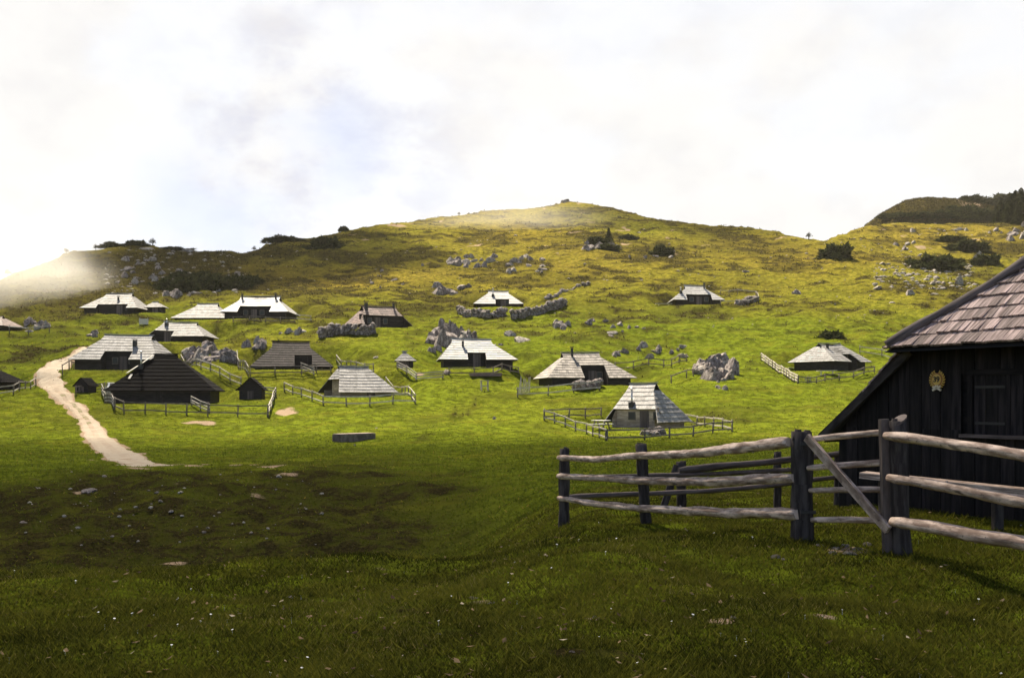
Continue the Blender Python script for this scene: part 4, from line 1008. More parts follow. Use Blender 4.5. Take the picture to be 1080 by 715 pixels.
# painted ground cover, in metres on the ground
def spots(pl):
    out = []
    for (px_, py_, rx_px, ry_m, st_) in pl:
        g = hit(px_, py_); out.append((g.x, g.y, rx_px * g.y / F, ry_m, st_))
    return out
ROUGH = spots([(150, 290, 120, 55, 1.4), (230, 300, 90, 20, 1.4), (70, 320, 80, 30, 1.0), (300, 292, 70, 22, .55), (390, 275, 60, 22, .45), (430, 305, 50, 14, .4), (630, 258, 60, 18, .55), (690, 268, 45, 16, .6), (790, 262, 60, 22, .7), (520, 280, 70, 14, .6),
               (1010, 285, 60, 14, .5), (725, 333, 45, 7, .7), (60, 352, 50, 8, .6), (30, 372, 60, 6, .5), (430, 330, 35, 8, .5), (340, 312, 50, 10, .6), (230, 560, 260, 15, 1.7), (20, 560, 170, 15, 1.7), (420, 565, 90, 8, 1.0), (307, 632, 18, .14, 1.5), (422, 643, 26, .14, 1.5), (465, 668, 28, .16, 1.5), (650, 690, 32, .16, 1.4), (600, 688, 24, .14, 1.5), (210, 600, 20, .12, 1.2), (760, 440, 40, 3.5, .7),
               (350, 335, 40, 6, .4), (560, 400, 8, 2, .6), (470, 664, 70, .5, .55), (310, 645, 40, .3, .5), (620, 690, 80, .4, .5), (100, 680, 160, .7, .3), (1075, 262, 40, 12, .8), (975, 222, 90, 22, 1.), (1040, 212, 60, 40, .8), (20, 318, 60, 14, .6), (500, 255, 40, 10, .3),
               (640, 330, 60, 10, .3), (780, 300, 50, 14, .35), (600, 298, 50, 12, .4), (500, 428, 4, 2.5, .9), (494, 434, 4, 2.5, .8), (486, 439, 3.5, 2, .8), (478, 441, 4, 2, .7), (488, 428, 3, 2, .7), (480, 433, 4, 2, .7), (446, 462, 8, 1.5, .8), (440, 466, 6, 1.2, .7), (455, 458, 5, 1.5, .7), (130, 480, 3, 1, .3)])
BARE = spots([(893, 580, 26, .3, .75), (303, 436, 13, 1.5, .9), (30, 505, 28, .5, .7), (92, 518, 14, .5, .8), (190, 512, 16, .5, .6), (210, 445, 22, .9, .7), (265, 528, 20, .5, .5), (690, 432, 8, 1.5, .6), (300, 502, 18, .5, .5), (1030, 219, 18, 10, 1.), (690, 407, 7, 2, .8), (440, 396, 10, 1, .5), (320, 548, 20, .4, .5), (190, 491, 22, 1.3, 1.4), (215, 490.5, 22, 1.1, 1.3), (246, 491, 24, .9, 1.1), (282, 492, 20, .8, 1.0), (104, 485, 12, 1.4, 1.0), (160, 494, 26, 1.6, 1.3), (178, 598, 26, .16, .7), (505, 635, 20, .12, 1.0), (760, 655, 22, .12, .5), (628, 652, 12, .08, .9), (300, 655, 14, .08, .8), (870, 650, 18, .1, .45), (400, 600, 16, .14, .8), (1000, 610, 20, .12, .8), (90, 650, 18, .09, .8)])
ROAD = [(104, 365, 2.4), (84, 374, 2.6), (64, 382, 2.6), (50, 393, 2.5), (53, 403, 2.3), (60, 413, 2.1), (71, 424, 1.4), (84, 434, 1.35), (93, 446, 1.5), (101, 460, 1.8), (117, 474, 2.0), (136, 486, 2.1), (152, 490.5, 2.0)]
RP = [hit(a, b) for a, b, _ in ROAD]
ROUGH += [((985 - CX) / F * 375, 372, 48, 75, 1.25), ((1040 - CX) / F * 450, 455, 60, 40, 1.)]
def mask(pl, x, y):
    m = np.zeros_like(x)
    for (cx, cy, rx, ry, s_) in pl:
        m = np.maximum(m, s_ * np.exp(-(((x - cx) / rx) ** 2 + ((y - cy) / ry) ** 2) ** 1.3))
    return m
def road_dist(x, y):
    dm = np.full(x.shape, 99.)
    for i in range(len(RP) - 1):
        a, b = RP[i], RP[i + 1]; dx, dy = b.x - a.x, b.y - a.y
        t = np.clip(((x - a.x) * dx + (y - a.y) * dy) / (dx * dx + dy * dy), 0, 1)
        dm = np.minimum(dm, np.hypot(x - a.x - t * dx, y - a.y - t * dy) - (ROAD[i][2] * (1 - t) + ROAD[i + 1][2] * t) * .5)
    return dm
def cover(x, y):
    D = np.maximum(y, 1)
    n1 = fbm(x, y * 1.3, 22, 4, 55); n2 = fbm(x, y * 1.8, 5, 3, 66); n3 = fbm(x, y, 60, 3, 77)
    dry = np.clip(sst(115, 215, D) * .8 + n3 * .35 * sst(60, 120, D) + .12 * n1, 0, 1)
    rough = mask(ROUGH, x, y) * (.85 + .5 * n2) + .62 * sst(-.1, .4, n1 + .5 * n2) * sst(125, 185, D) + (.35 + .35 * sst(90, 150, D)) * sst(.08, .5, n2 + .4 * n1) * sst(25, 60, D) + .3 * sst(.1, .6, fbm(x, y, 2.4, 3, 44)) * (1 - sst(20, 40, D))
    bare = mask(BARE, x, y) * (.75 + 1.0 * n2 + .7 * fbm(x, y, 1.2, 2, 191)) + .5 * sst(.55, .8, fbm(x, y, 9, 3, 88) + .15 * n2) * sst(160, 240, D)
    rd = road_dist(x, y)
    bare = np.maximum(bare, 1 - sst(-.3, .45, rd + .5 * n2))
    return np.clip(dry, 0, 1), np.clip(rough, 0, 1), np.clip(bare, 0, 1)
def hummocks(x, y, rg):
    return rg * (fbm(x, y, 2.4, 3, 99) * .26 + .04) * sst(16, 30, y)
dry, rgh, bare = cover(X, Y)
Z = Z + hummocks(X, Y, rgh)
me = bpy.data.meshes.new('pasture_ground')
idx = np.arange(nr * ncol).reshape(nr, ncol)
nxt = np.roll(idx, -1, axis=1)
quads = np.stack([idx[:-1], nxt[:-1], nxt[1:], idx[1:]], -1).reshape(-1, 4)[:, ::-1]
co = np.stack([X, Y, Z], -1).reshape(-1, 3).astype(np.float32)
me.vertices.add(len(co)); me.vertices.foreach_set('co', co.ravel())
me.loops.add(quads.size); me.loops.foreach_set('vertex_index', quads.astype(np.int32).ravel())
me.polygons.add(len(quads)); me.polygons.foreach_set('loop_start', np.arange(0, quads.size, 4, dtype=np.int32)); me.polygons.foreach_set('loop_total', np.full(len(quads), 4, dtype=np.int32))
me.polygons.foreach_set('use_smooth', np.ones(len(quads), dtype=bool)); me.update(calc_edges=True)
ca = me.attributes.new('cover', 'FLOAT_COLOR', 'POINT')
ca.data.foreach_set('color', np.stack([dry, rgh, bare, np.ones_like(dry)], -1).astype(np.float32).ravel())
m, nt, b, o = newmat('pasture')
tc = N(nt, 'ShaderNodeTexCoord').outputs['Object']; sep = N(nt, 'ShaderNodeSeparateColor'); L(nt, attr(nt, 'cover').outputs['Color'], sep.inputs[0])
fine = noise(nt, scaled(nt, tc, (1, 1, .5)), 9, 5, .7); midn = noise(nt, tc, 1.1, 5, .65); big = noise(nt, scaled(nt, tc, (1, 1.6, 1)), .22, 4, .6)
c = mixc(nt, ramp(nt, midn, ((.35, 0), (.66, 1))), (.052, .064, .006), (.128, .158, .012))
c = mixc(nt, ramp(nt, big, ((.5, 0), (.72, .35))), c, (.17, .15, .016))
d_ = mixc(nt, ramp(nt, midn, ((.38, 0), (.64, 1))), (.100, .078, .012), (.245, .19, .028))
c = mixc(nt, sep.outputs[0], c, d_)
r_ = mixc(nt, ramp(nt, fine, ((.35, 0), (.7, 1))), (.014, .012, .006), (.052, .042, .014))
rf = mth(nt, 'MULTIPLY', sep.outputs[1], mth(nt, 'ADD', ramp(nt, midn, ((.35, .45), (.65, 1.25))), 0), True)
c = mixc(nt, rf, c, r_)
c = mixc(nt, ramp(nt, fine, ((.52, 0), (.78, .6))), c, (.035, .036, .008))
br_ = mixc(nt, fine, (.20, .135, .085), (.38, .29, .21))
c = mixc(nt, ramp(nt, mth(nt, 'ADD', sep.outputs[2], mth(nt, 'MULTIPLY', mth(nt, 'SUBTRACT', fine, .5), .5)), ((.3, 0), (.55, 1))), c, br_)
L(nt, c, b.inputs['Base Color']); b.inputs['Roughness'].default_value = 1; b.inputs['Specular IOR Level'].default_value = 0
hgt = mth(nt, 'ADD', mth(nt, 'MULTIPLY', midn, 1.6), mth(nt, 'MULTIPLY', fine, .35)); bump(nt, hgt, b, .8, .25)
me.materials.append(m)
ground = bpy.data.objects.new('pasture_ground', me); C.objects.link(ground); tag(ground, 'green and yellow mountain pasture rising to the ridge', None, None, 'structure')

# gravel road draped on the ground
mr, nt, b, o = newmat('gravel')
tc = N(nt, 'ShaderNodeTexCoord').outputs['Object']; t = attr(nt, 'tint').outputs['Fac']
f1 = noise(nt, tc, 2.2, 6, .7); f2 = noise(nt, tc, .9, 4)
c = mixc(nt, f1, (.21, .16, .105), (.46, .39, .30)); c = mixc(nt, mth(nt, 'MULTIPLY', t, ramp(nt, f2, ((.4, .5), (.6, 1)))), c, (.21, .13, .08))
c = mixc(nt, ramp(nt, mth(nt, 'MULTIPLY', t, f2), ((.38, 0), (.5, .75))), c, (.10, .10, .025))
L(nt, c, b.inputs['Base Color']); b.inputs['Roughness'].default_value = .95; bump(nt, f1, b, .5, .06)
def smooth_path(pts, n):
    t = np.arange(len(pts)); tt_ = np.linspace(0, len(pts) - 1, n); P_ = np.array([(p.x, p.y) for p in pts])
    k = np.exp(-np.linspace(-2, 2, 9) ** 2); k /= k.sum()
    return [np.convolve(np.pad(np.interp(tt_, t, P_[:, i]), 4, mode='edge'), k, 'valid') for i in (0, 1)]
def ribbon(name, pts, widths, tints, nseg, label, lift=.05):
    xs, ys = smooth_path(pts, nseg); tq = np.linspace(0, len(pts) - 1, nseg); ws = np.interp(tq, np.arange(len(pts)), widths); ts = np.interp(tq, np.arange(len(pts)), tints)
    dx, dy = np.gradient(xs), np.gradient(ys); ln = np.hypot(dx, dy); nx, ny = -dy / ln, dx / ln
    K = 9; mb = MB(); rows = []
    for i in range(nseg):
        row = []
        for k in range(K):
            f = (k / (K - 1) - .5) * (ws[i] * (1 + .16 * mnoise.noise(Vector((i * .35, k > 4, 1))))); x, y = xs[i] + nx[i] * f, ys[i] + ny[i] * f
            row.append((x, y, f))
        rows.append(row)
    gx = np.array([[p[0] for p in r] for r in rows]); gy = np.array([[p[1] for p in r] for r in rows]); gz_ = H(gx, gy) + lift + .03 * (1 - (np.abs(np.linspace(-1, 1, K)) ** 2)) - .05 * (np.abs(np.linspace(-1, 1, K)) > .99)
    ef = np.minimum(np.arange(nseg), np.arange(nseg)[::-1]) / 6.0
    gz_ -= (.14 * np.clip(1 - ef, 0, 1))[:, None]
    for i in range(nseg - 1):
        for k in range(K - 1):
            mid = ts[i] if k in (3, 4) else ts[i] * (.75 if k in (0, 7) else .5)
            mb.face([(gx[i, k], gy[i, k], gz_[i, k]), (gx[i + 1, k], gy[i + 1, k], gz_[i + 1, k]), (gx[i + 1, k + 1], gy[i + 1, k + 1], gz_[i + 1, k + 1]), (gx[i, k + 1], gy[i, k + 1], gz_[i, k + 1])], mid, smooth=True)
    ob = mb.build(name, mr); tag(ob, label, None, None, 'structure'); return ob
ribbon('gravel_road', RP, [r[2] for r in ROAD], [.05, .05, .05, .1, .25, .7, 1., .95, .8, .6, .45, .3, .3], 150, 'pale gravel road curving down the left meadow')
P2 = [hit(*p) for p in ((126, 491.5), (148, 491.5), (170, 491), (186, 491))]
ribbon('gravel_track', P2, [3.2, 2.6, 1.6, .6], [.2, .25, .4, .6], 50, 'worn pale track leaving the road to the right', .02)

# ------------------------------------------------------------------ GRASS
def tri_object(name, P, tint, mat, label, kind='stuff'):
    """P: (n,3,3) triangles"""
    n = len(P); me = bpy.data.meshes.new(name); me.vertices.add(n * 3); me.vertices.foreach_set('co', P.astype(np.float32).ravel())
    me.loops.add(n * 3); me.loops.foreach_set('vertex_index', np.arange(n * 3, dtype=np.int32)); me.polygons.add(n)
    me.polygons.foreach_set('loop_start', np.arange(0, n * 3, 3, dtype=np.int32)); me.polygons.foreach_set('loop_total', np.full(n, 3, dtype=np.int32)); me.update(calc_edges=True)
    a = me.attributes.new('tint', 'FLOAT', 'FACE'); a.data.foreach_set('value', tint.astype(np.float32))
    me.materials.append(mat); ob = bpy.data.objects.new(name, me); C.objects.link(ob); return tag(ob, label, None, None, kind)
def blades(x, y, h, w, lean):
    n = len(x); z = H(x, y) + hummocks(x, y, cover(x, y)[1]); az = RNG.random(n) * 6.283; la = RNG.random(n) * 6.283
    dx, dy = np.cos(az) * w / 2, np.sin(az) * w / 2
    tx, ty = np.cos(la) * lean * h, np.sin(la) * lean * h
    b0 = np.stack([x - dx, y - dy, z - .01], -1); b1 = np.stack([x + dx, y + dy, z - .01], -1); tp = np.stack([x + tx, y + ty, z + h], -1)
    return np.stack([b0, b1, tp], 1)
nb_ = 540000
d = 5.0 * np.exp(RNG.random(nb_) ** 1.15 * math.log(30 / 5.0)); u = RNG.uniform(-60, 1140, nb_); x = (u - CX) / F * d
_, rg, ba = cover(x, d)
cl = fbm(x, d, .7, 3, 123); keep = (RNG.random(nb_) > ba * 1.3) & (cl + RNG.normal(0, .5, nb_) > -.75) & (RNG.random(nb_) > (rg - .55) * 2.0)
x, d, rg, cl = x[keep], d[keep], rg[keep], cl[keep]; n = len(x)
h = (.012 + .02 * RNG.random(n) + .036 * np.clip(cl + .15, 0, 1) * RNG.random(n)) * (1 + .02 * d); w = .0042 + .0009 * d
tint = np.clip(.42 + .4 * fbm(x, d, 1.6, 4, 130) + .25 * fbm(x, d, 5, 2, 140) + .15 * cl + RNG.normal(0, .28, n) - .25 * rg, 0, .79); st_ = RNG.random(n) < .03 + .13 * sst(.1, .6, fbm(x, d, 2.2, 3, 150)); tint[st_] = RNG.uniform(.8, 1, st_.sum())
tri_object('grass', blades(x, d, h, w, .9), tint, M['blade'], 'short green pasture grass in the foreground')
# meadow tufts farther out, spread by distance
nt_ = 230000
vv = RNG.random(nt_); d = 28 * np.exp(vv * math.log(300 / 28)); u = RNG.uniform(-60, 1140, nt_); x = (u - CX) / F * d
dr_, rg, ba = cover(x, d); keep = (RNG.random(nt_) > ba * 1.4) & (RNG.random(nt_) > rg * .8)
for (px_, py_, r, fo, pz) in PADS: keep &= np.hypot(x - px_, d - py_) > r * .85
x, d, rg, dr_ = x[keep], d[keep], rg[keep], dr_[keep]; n = len(x)
h = (.03 + .075 * RNG.random(n) ** 1.5) * (1 + .002 * d); w = .025 + .0009 * d
tint = np.clip(.45 + .22 * fbm(x, d, 9, 3, 131) + RNG.normal(0, .2, n) - .3 * rg, 0, .79); s_ = RNG.random(n) < (.05 + .45 * dr_); tint[s_] = RNG.uniform(.8, 1, s_.sum())
tri_object('meadow_grass', blades(x, d, h, w, 1.1), tint, M['tuft'], 'taller meadow tufts over the slopes')
# dark heath where the ground is rough
nt_ = 420000
d = 20 * np.exp(RNG.random(nt_) * math.log(440 / 20)); u = RNG.uniform(-60, 1140, nt_); x = (u - CX) / F * d
_, rg, ba = cover(x, d); keep = RNG.random(nt_) < np.clip(rg * 1.5 - .55, 0, 1)
for (px_, py_, r, fo, pz) in PADS: keep &= np.hypot(x - px_, d - py_) > r * .9
x, d = x[keep], d[keep]; kd = RNG.uniform(335, 400, 26000); ku = RNG.uniform(905, 1085, 26000); kx = (ku - CX) / F * kd
x = np.concatenate([x, kx]); d = np.concatenate([d, kd]); n = len(x)
q_ = .3 + .7 * sst(50, 110, d); h = (.06 + .16 * RNG.random(n) ** 2) * (1 + .004 * d) * q_; w = (.04 + .0013 * d) * q_
tri_object('heath_undergrowth', blades(x, d, h, w, 1.0), np.clip(.4 + RNG.normal(0, .28, n), 0, 1), M['heath'], 'dark heathery undergrowth on the rough ground')
wd_x, wd_d = [], []
for k in range(900):
    dd = 5.2 * math.exp(random.random() * math.log(5.5)); xx = (random.uniform(-30, 1110) - CX) / F * dd; m_ = random.randint(12, 30)
    wd_x.extend(RNG.normal(xx, .05 + .004 * dd, m_)); wd_d.extend(RNG.normal(dd, .05 + .004 * dd, m_))
x = np.array(wd_x); d = np.array(wd_d); n = len(x); d = np.maximum(d, 4.5)
h = (.035 + .06 * RNG.random(n)) * (1 + .012 * d); w = .008 + .0011 * d
tint = np.clip(.55 + .35 * fbm(x, d, 1.3, 2, 171) + RNG.normal(0, .12, n), 0, .8)
tri_object('weed_tufts', blades(x, d, h, w, 1.3), tint, M['blade'], 'taller weed tufts standing out of the near turf')
lt = MB(); 
for k in range(700):
    dd = 5.2 * math.exp(random.random() ** 1.1 * math.log(5.5)); xx = (random.uniform(0, 1080) - CX) / F * dd; z = gz(xx, dd) + random.uniform(.02, .05); r = random.uniform(.012, .035) * (.7 + .04 * dd); a0 = random.random() * 6.28
    e1 = Vector((math.cos(a0), math.sin(a0), random.uniform(-.3, .5))) * r; e2 = Vector((-math.sin(a0), math.cos(a0), random.uniform(-.3, .5))) * r * random.uniform(.4, .8); c0 = Vector((xx, dd, z))
    lt.face([c0 - e1, c0 - e2 * .8 + e1 * .1, c0 + e1 * .9 + Vector((0, 0, r * .3)), c0 + e2], random.random())
tag(lt.build('leaf_litter', M['litter']), 'dry leaves and bits of litter lying in the near turf', None, None, 'stuff')
# white flowers and small scree
fl = MB()
for k in range(150):
    u = random.uniform(0, 1080); dd = 5.5 * math.exp(random.random() ** 1.2 * math.log(4.2)); x = (u - CX) / F * dd; z = gz(x, dd); r = random.uniform(.006, .012) * (.6 + dd * .05); hz = random.uniform(.02, .045)
    nn = 6
    fl.face([(x + r * math.cos(6.283 * i / nn), dd + r * math.sin(6.283 * i / nn) * .8, z + hz + r * .35 * math.sin(6.283 * i / nn + k)) for i in range(nn)])
    fl.face([(x - .002, dd, z), (x + .002, dd, z), (x, dd + .002, z + hz)])
tag(fl.build('daisy_flowers', M['flower']), 'tiny white flowers scattered in the near turf', None, None, 'stuff')
sc = MB()
def scree(x0, x1, y0, y1, n, hp, q=0):
    for k in range(n):
        g = hit(random.uniform(x0, x1), random.uniform(y0, y1)); s = g.y / F * hp * (.22 + 1.1 * random.random() ** 2.6)
        v, f = random.choice(SV); sc.blob(v, f, Matrix.Translation(g - Vector((0, 0, s * .05 - q))) @ Matrix.Rotation(random.random() * 6, 4, 'Z') @ Matrix.Diagonal((s * 1.3, s * 1.1, s * .6, 1)))
scree(920, 1028, 278, 306, 280, 3.2); scree(930, 985, 262, 280, 40, 1.6); scree(880, 1000, 300, 345, 40, 1.3); scree(690, 900, 270, 345, 60, 1.2); scree(110, 260, 262, 312, 260, 2.6); scree(460, 720, 240, 300, 90, 1.6); scree(250, 470, 250, 320, 60, 1.3)
scree(850, 935, 252, 268, 50, 1.5); scree(20, 340, 500, 580, 120, 2.6, .12); scree(960, 1080, 240, 250, 50, 1.5); scree(560, 800, 330, 400, 50, 1.3)
tag(sc.build('scree', M['palerock']), 'loose pale scree and pebbles on the slopes', None, None, 'stuff')

# ------------------------------------------------------------------ SHRUBS AND TREES
def leaf_cloud(seed, n, leaf, flat=1.0, lump=.35):
    rg_ = np.random.default_rng(seed); v = rg_.normal(size=(n, 3)); v /= np.linalg.norm(v, axis=1)[:, None]
    v[:, 2] = np.abs(v[:, 2]) - .12
    rad = np.array([1 + lump * 1.6 * mnoise.noise(Vector(p) * 1.9 + Vector((seed, 0, 0))) + lump * mnoise.noise(Vector(p) * 4.5 + Vector((0, seed, 0))) for p in v])
    p = v * (rad * (.72 + .28 * rg_.random(n) ** .5))[:, None]
    d1 = rg_.normal(size=(n, 3)); d1 /= np.linalg.norm(d1, axis=1)[:, None]; d2 = np.cross(d1, v); d2 /= np.linalg.norm(d2, axis=1)[:, None] + 1e-6
    T = np.stack([p - d2 * leaf * .5, p + d2 * leaf * .5, p + d1 * leaf * 1.3 + v * leaf * .8], 1)
    return T, np.clip(.45 + rg_.normal(0, .25, n), 0, 1)
def tri_mesh(name, P, tint, mat):
    n = len(P); me = bpy.data.meshes.new(name); me.from_pydata(P.reshape(-1, 3).tolist(), [], [(3 * i, 3 * i + 1, 3 * i + 2) for i in range(n)])
    a = me.attributes.new('tint', 'FLOAT', 'FACE'); a.data.foreach_set('value', tint.astype(np.float32)); me.materials.append(mat); return me
BUSH = [tri_mesh('foliage', *leaf_cloud(i + 3, 3200, .17, 1, .5), M['pine']) for i in range(5)]
_st = MB()
for k in range(5): _st.tube([(0, 0, -.3), (.3 * math.cos(k * 1.3), .3 * math.sin(k * 1.3), .35), (.6 * math.cos(k * 1.3), .6 * math.sin(k * 1.3), .6)], [.06, .045, .02], 5)
STEM = _st.mesh('stem', M['bark'])
def bush(px_, py_, wpx, hpx, label, group='dwarf pine shrubs on the slopes', dm=.8):
    g = hit(px_, py_); s = g.y / F; W_, H_ = wpx * s / 2, hpx * s * .82
    r = empty('dwarf_pine_shrub', g, random.random() * .8 - .4, label, 'shrub', group); 
    inst('foliage', random.choice(BUSH), (0, W_ * .3, 0), (0, 0, 0), (W_, W_ * dm, H_), r); inst('stem', STEM, (0, W_ * .3, 0), (0, 0, 0), (W_ * .7, W_ * .6, H_ * .9), r)
bush(341, 262, 33, 13, 'oval dark dwarf pine alone on the slope left of the summit')
bush(883, 272, 34, 16, 'large round dwarf pine on the right slope below the saddle')
bush(970, 282, 34, 10, 'flat dwarf pine at the left of the right scrub patch'); bush(995, 283, 44, 16, 'widest dwarf pine of the right scrub patch'); bush(1022, 266, 40, 13, 'dwarf pine above the tall pale boulder'); bush(1003, 255, 26, 6, 'thin dark dwarf pine below the terrace path')
bush(1042, 280, 30, 12, 'dwarf pine right of the tall pale boulder'); bush(1008, 264, 24, 7, 'small dwarf pine left of the shrub above the tall pale boulder')
for i, (x, y, w, h_) in enumerate(((176, 306, 34, 14), (200, 307, 36, 15), (226, 306, 34, 15), (248, 303, 30, 13), (190, 297, 30, 10), (214, 296, 30, 10), (262, 300, 24, 9))):
    bush(x, y, w, h_, 'dark dwarf pine in the thick belt under the left ridge', 'dwarf pine belt under the left ridge')
for i, (x, y, w, h_) in enumerate(((938, 231, 22, 5), (956, 231, 26, 6), (975, 231, 26, 7), (994, 231, 30, 9), (1012, 231, 32, 12), (1030, 232, 32, 12), (1044, 233, 26, 11), (1005, 224, 24, 7), (1022, 224, 24, 7))):
    bush(x, y, w, h_, 'dark dwarf pine massed on the right hill knoll', 'dwarf pine on the right knoll')
for i, (x, y, w, h_) in enumerate(((1022, 211, 26, 7), (1040, 210, 30, 8), (1062, 210, 30, 9))):
    bush(x, y, w, h_, 'dark dwarf pine along the far right skyline', 'dwarf pine along the far right skyline')
bush(630, 258, 30, 8, 'low dark shrub under the lone spruce'); bush(663, 252, 16, 5, 'small dark shrub right of the lone spruce'); bush(640, 264, 22, 7, 'low shrub among the rocks under the lone spruce')
bush(118, 259, 20, 6, 'dark shrub on the left skyline, left of the slender tree'); bush(142, 259, 22, 6, 'dark shrub on the left skyline beside the slender tree'); bush(183, 263, 34, 5, 'flat shrub on the skyline right of the slender tree')
bush(300, 252, 34, 6, 'low scrub on the skyline left of the oval dwarf pine'); bush(362, 241, 9, 5, 'tiny round shrub on the skyline left of the summit')
bush(877, 357, 22, 8, 'brown round shrub behind the corner on hut'); bush(700, 268, 20, 10, 'dark shrub in the right rocks below the summit')

def conifer_mesh(seed, tiers=15, bare=.12):
    rg_ = random.Random(seed); T = []; t_ = []
    for k in range(tiers):
        f = k / (tiers - 1); z = bare + (1 - bare) * f; rad = (.26 * (1 - f) ** .85 + .015) * rg_.uniform(.75, 1.15); nb = 11 if f < .7 else 7
        for b_ in range(nb):
            a = rg_.random() * 6.283; ln = rad * rg_.uniform(.7, 1.15)
            for s in range(5):
                q = (s + .5) / 5; c = Vector((math.cos(a) * ln * q, math.sin(a) * ln * q, z - .16 * q * (1 - f) + .03)); sd = Vector((-math.sin(a), math.cos(a), 0))
                wd = .062 * (1.25 - q * .7) * (1.1 - .6 * f)
                for sg_ in (-1, 1):
                    tip = c + sd * sg_ * wd * 1.5 + Vector((math.cos(a), math.sin(a), -.9)) * wd; T.append([c - Vector((math.cos(a), math.sin(a), 0)) * wd * .6, c + Vector((0, 0, .045)), tip]); t_.append(rg_.random() * .8)
    return tri_mesh('crown', np.array([[tuple(v) for v in t3] for t3 in T]), np.array(t_), M['pine'])
CON = [conifer_mesh(i) for i in range(4)]
_tk = MB(); _tk.tube([(0, 0, -.05), (0, 0, .4), (0, 0, .97)], [.022, .016, .004], 7); TRK = _tk.mesh('trunk', M['bark'])
def conifer(px_, py_, hpx, label, group=None, wid=1.0, dd=None):
    if dd: x = (px_ - CX) / F * dd; g = Vector((x, dd, gz(x, dd)))
    else: g = hit(px_, py_)
    s = g.y / F; h_ = hpx * s; r = empty('spruce_tree', g, 0, label, 'tree', group)
    inst('trunk', TRK, (0, 0, 0), (0, 0, 0), (h_, h_, h_), r); inst('crown', random.choice(CON), (0, 0, 0), (0, 0, random.random() * 6), (h_ * wid, h_ * wid, h_), r)
conifer(642, 256, 14, 'lone small spruce standing on the rocks below the summit', None, 1.5)
for k, (x, y, h_) in enumerate(((1050, 233, 16), (1056, 234, 22), (1061, 232, 20), (1066, 234, 28), (1071, 233, 30), (1077, 234, 33), (1083, 233, 30), (1090, 233, 34), (1098, 233, 30), (1063, 236, 16), (1073, 237, 20), (1080, 238, 22), (1052, 235, 12))):
    conifer(x, y, h_, 'dark spruce in the clump on the right skyline', 'spruce clump on the right skyline', 1.5)
# slender broadleaf on the left skyline and others
def slender(px_, hpx, label, group='small skyline trees', n=260, py_=300):
    g = hit(px_, 150); s = g.y / F; h_ = hpx * s
    r = empty('skyline_tree', g, 0, label, 'tree', group); tm = MB(); tm.tube([(0, 0, -.3), (.03 * h_, 0, .5 * h_), (0, 0, .95 * h_)], [.06 * h_, .045 * h_, .012 * h_], 6)
    for k in range(6): a = k * 2.4; z = (.4 + .08 * k) * h_; tm.tube([(.02 * h_, 0, z), (math.cos(a) * .22 * h_, math.sin(a) * .22 * h_, z + .14 * h_)], [.014 * h_, .005 * h_], 4)
    tm.build('trunk', M['bark'], r)
    T, t_ = leaf_cloud(int(px_), n, .2, 1, .6); T = T * np.array([.36, .36, .42]) * h_; T[:, :, 2] += .34 * h_
    o = inst('crown', tri_mesh('crown', T, t_, M['pine']), (0, 0, 0), parent=r)
slender(161, 9, 'slender small tree alone on the left skyline'); slender(101, 7, 'small tree half in the mist on the left skyline'); slender(70, 7, 'small tree deep in the mist on the left skyline')
slender(268, 6, 'tiny dark tree on the low skyline left of the oval pine'); slender(853, 8, 'tiny tree standing in the saddle skyline'); slender(484, 4, 'tiny bush tree on the skyline before the summit'); slender(8, 9, 'misty tree at the far left skyline')

# ------------------------------------------------------------------ MIST AND ADDED CLOUDS
def vol(name, center, rad, dens, label, aniso=.4, nscale=None, col=(1, .97, .92), seed=0, lump=.2):
    bm = bmesh.new(); bmesh.ops.create_icosphere(bm, subdivisions=4, radius=1)
    for v in bm.verts: v.co *= 1 + lump * mnoise.noise(v.co * 1.6 + Vector((seed, 0, 0)))
    me = bpy.data.meshes.new(name); bm.to_mesh(me); bm.free()
    m = bpy.data.materials.new(name + '_air'); m.use_nodes = True; nt = m.node_tree; nt.nodes.clear()
    o = nt.nodes.new('ShaderNodeOutputMaterial'); pv = nt.nodes.new('ShaderNodeVolumePrincipled'); L(nt, pv.outputs[0], o.inputs['Volume'])
    pv.inputs['Color'].default_value = (*col, 1); pv.inputs['Anisotropy'].default_value = aniso; pv.inputs['Density'].default_value = dens
    if nscale:
        tc = N(nt, 'ShaderNodeTexCoord').outputs['Object']; ln = N(nt, 'ShaderNodeVectorMath', operation='LENGTH'); L(nt, tc, ln.inputs[0])
        nz = noise(nt, tc, nscale, 4, .6)
        fall = ramp(nt, ln.outputs['Value'], ((.15, 1), (.95, 0)))
        q = mth(nt, 'ADD', fall, mth(nt, 'MULTIPLY', mth(nt, 'SUBTRACT', nz, .5), 1.3)); q = ramp(nt, q, ((.15, 0), (.95, 1)))
        q = mth(nt, 'MULTIPLY', q, ramp(nt, ln.outputs['Value'], ((.6, 1), (.95, 0))))
        L(nt, mth(nt, 'MULTIPLY', q, dens), pv.inputs['Density'])
    me.materials.append(m); ob = bpy.data.objects.new(name, me); C.objects.link(ob); ob.location = center; ob.scale = rad
    return tag(ob, label, None, None, 'stuff')
vol('mist', at(34, 318, 182), (20, 40, 26), .025, 'white mist drifting over the left hillside', .2, 2.6, seed=1)
vol('mist', at(-70, 285, 205), (36, 46, 26), .017, 'white mist bank beyond the left edge', .2, 1.5, seed=4)
vol('mist', at(540, 236, 282), (46, 26, 10), .009, 'thin bright mist below the summit', .3, 1.6, seed=2)

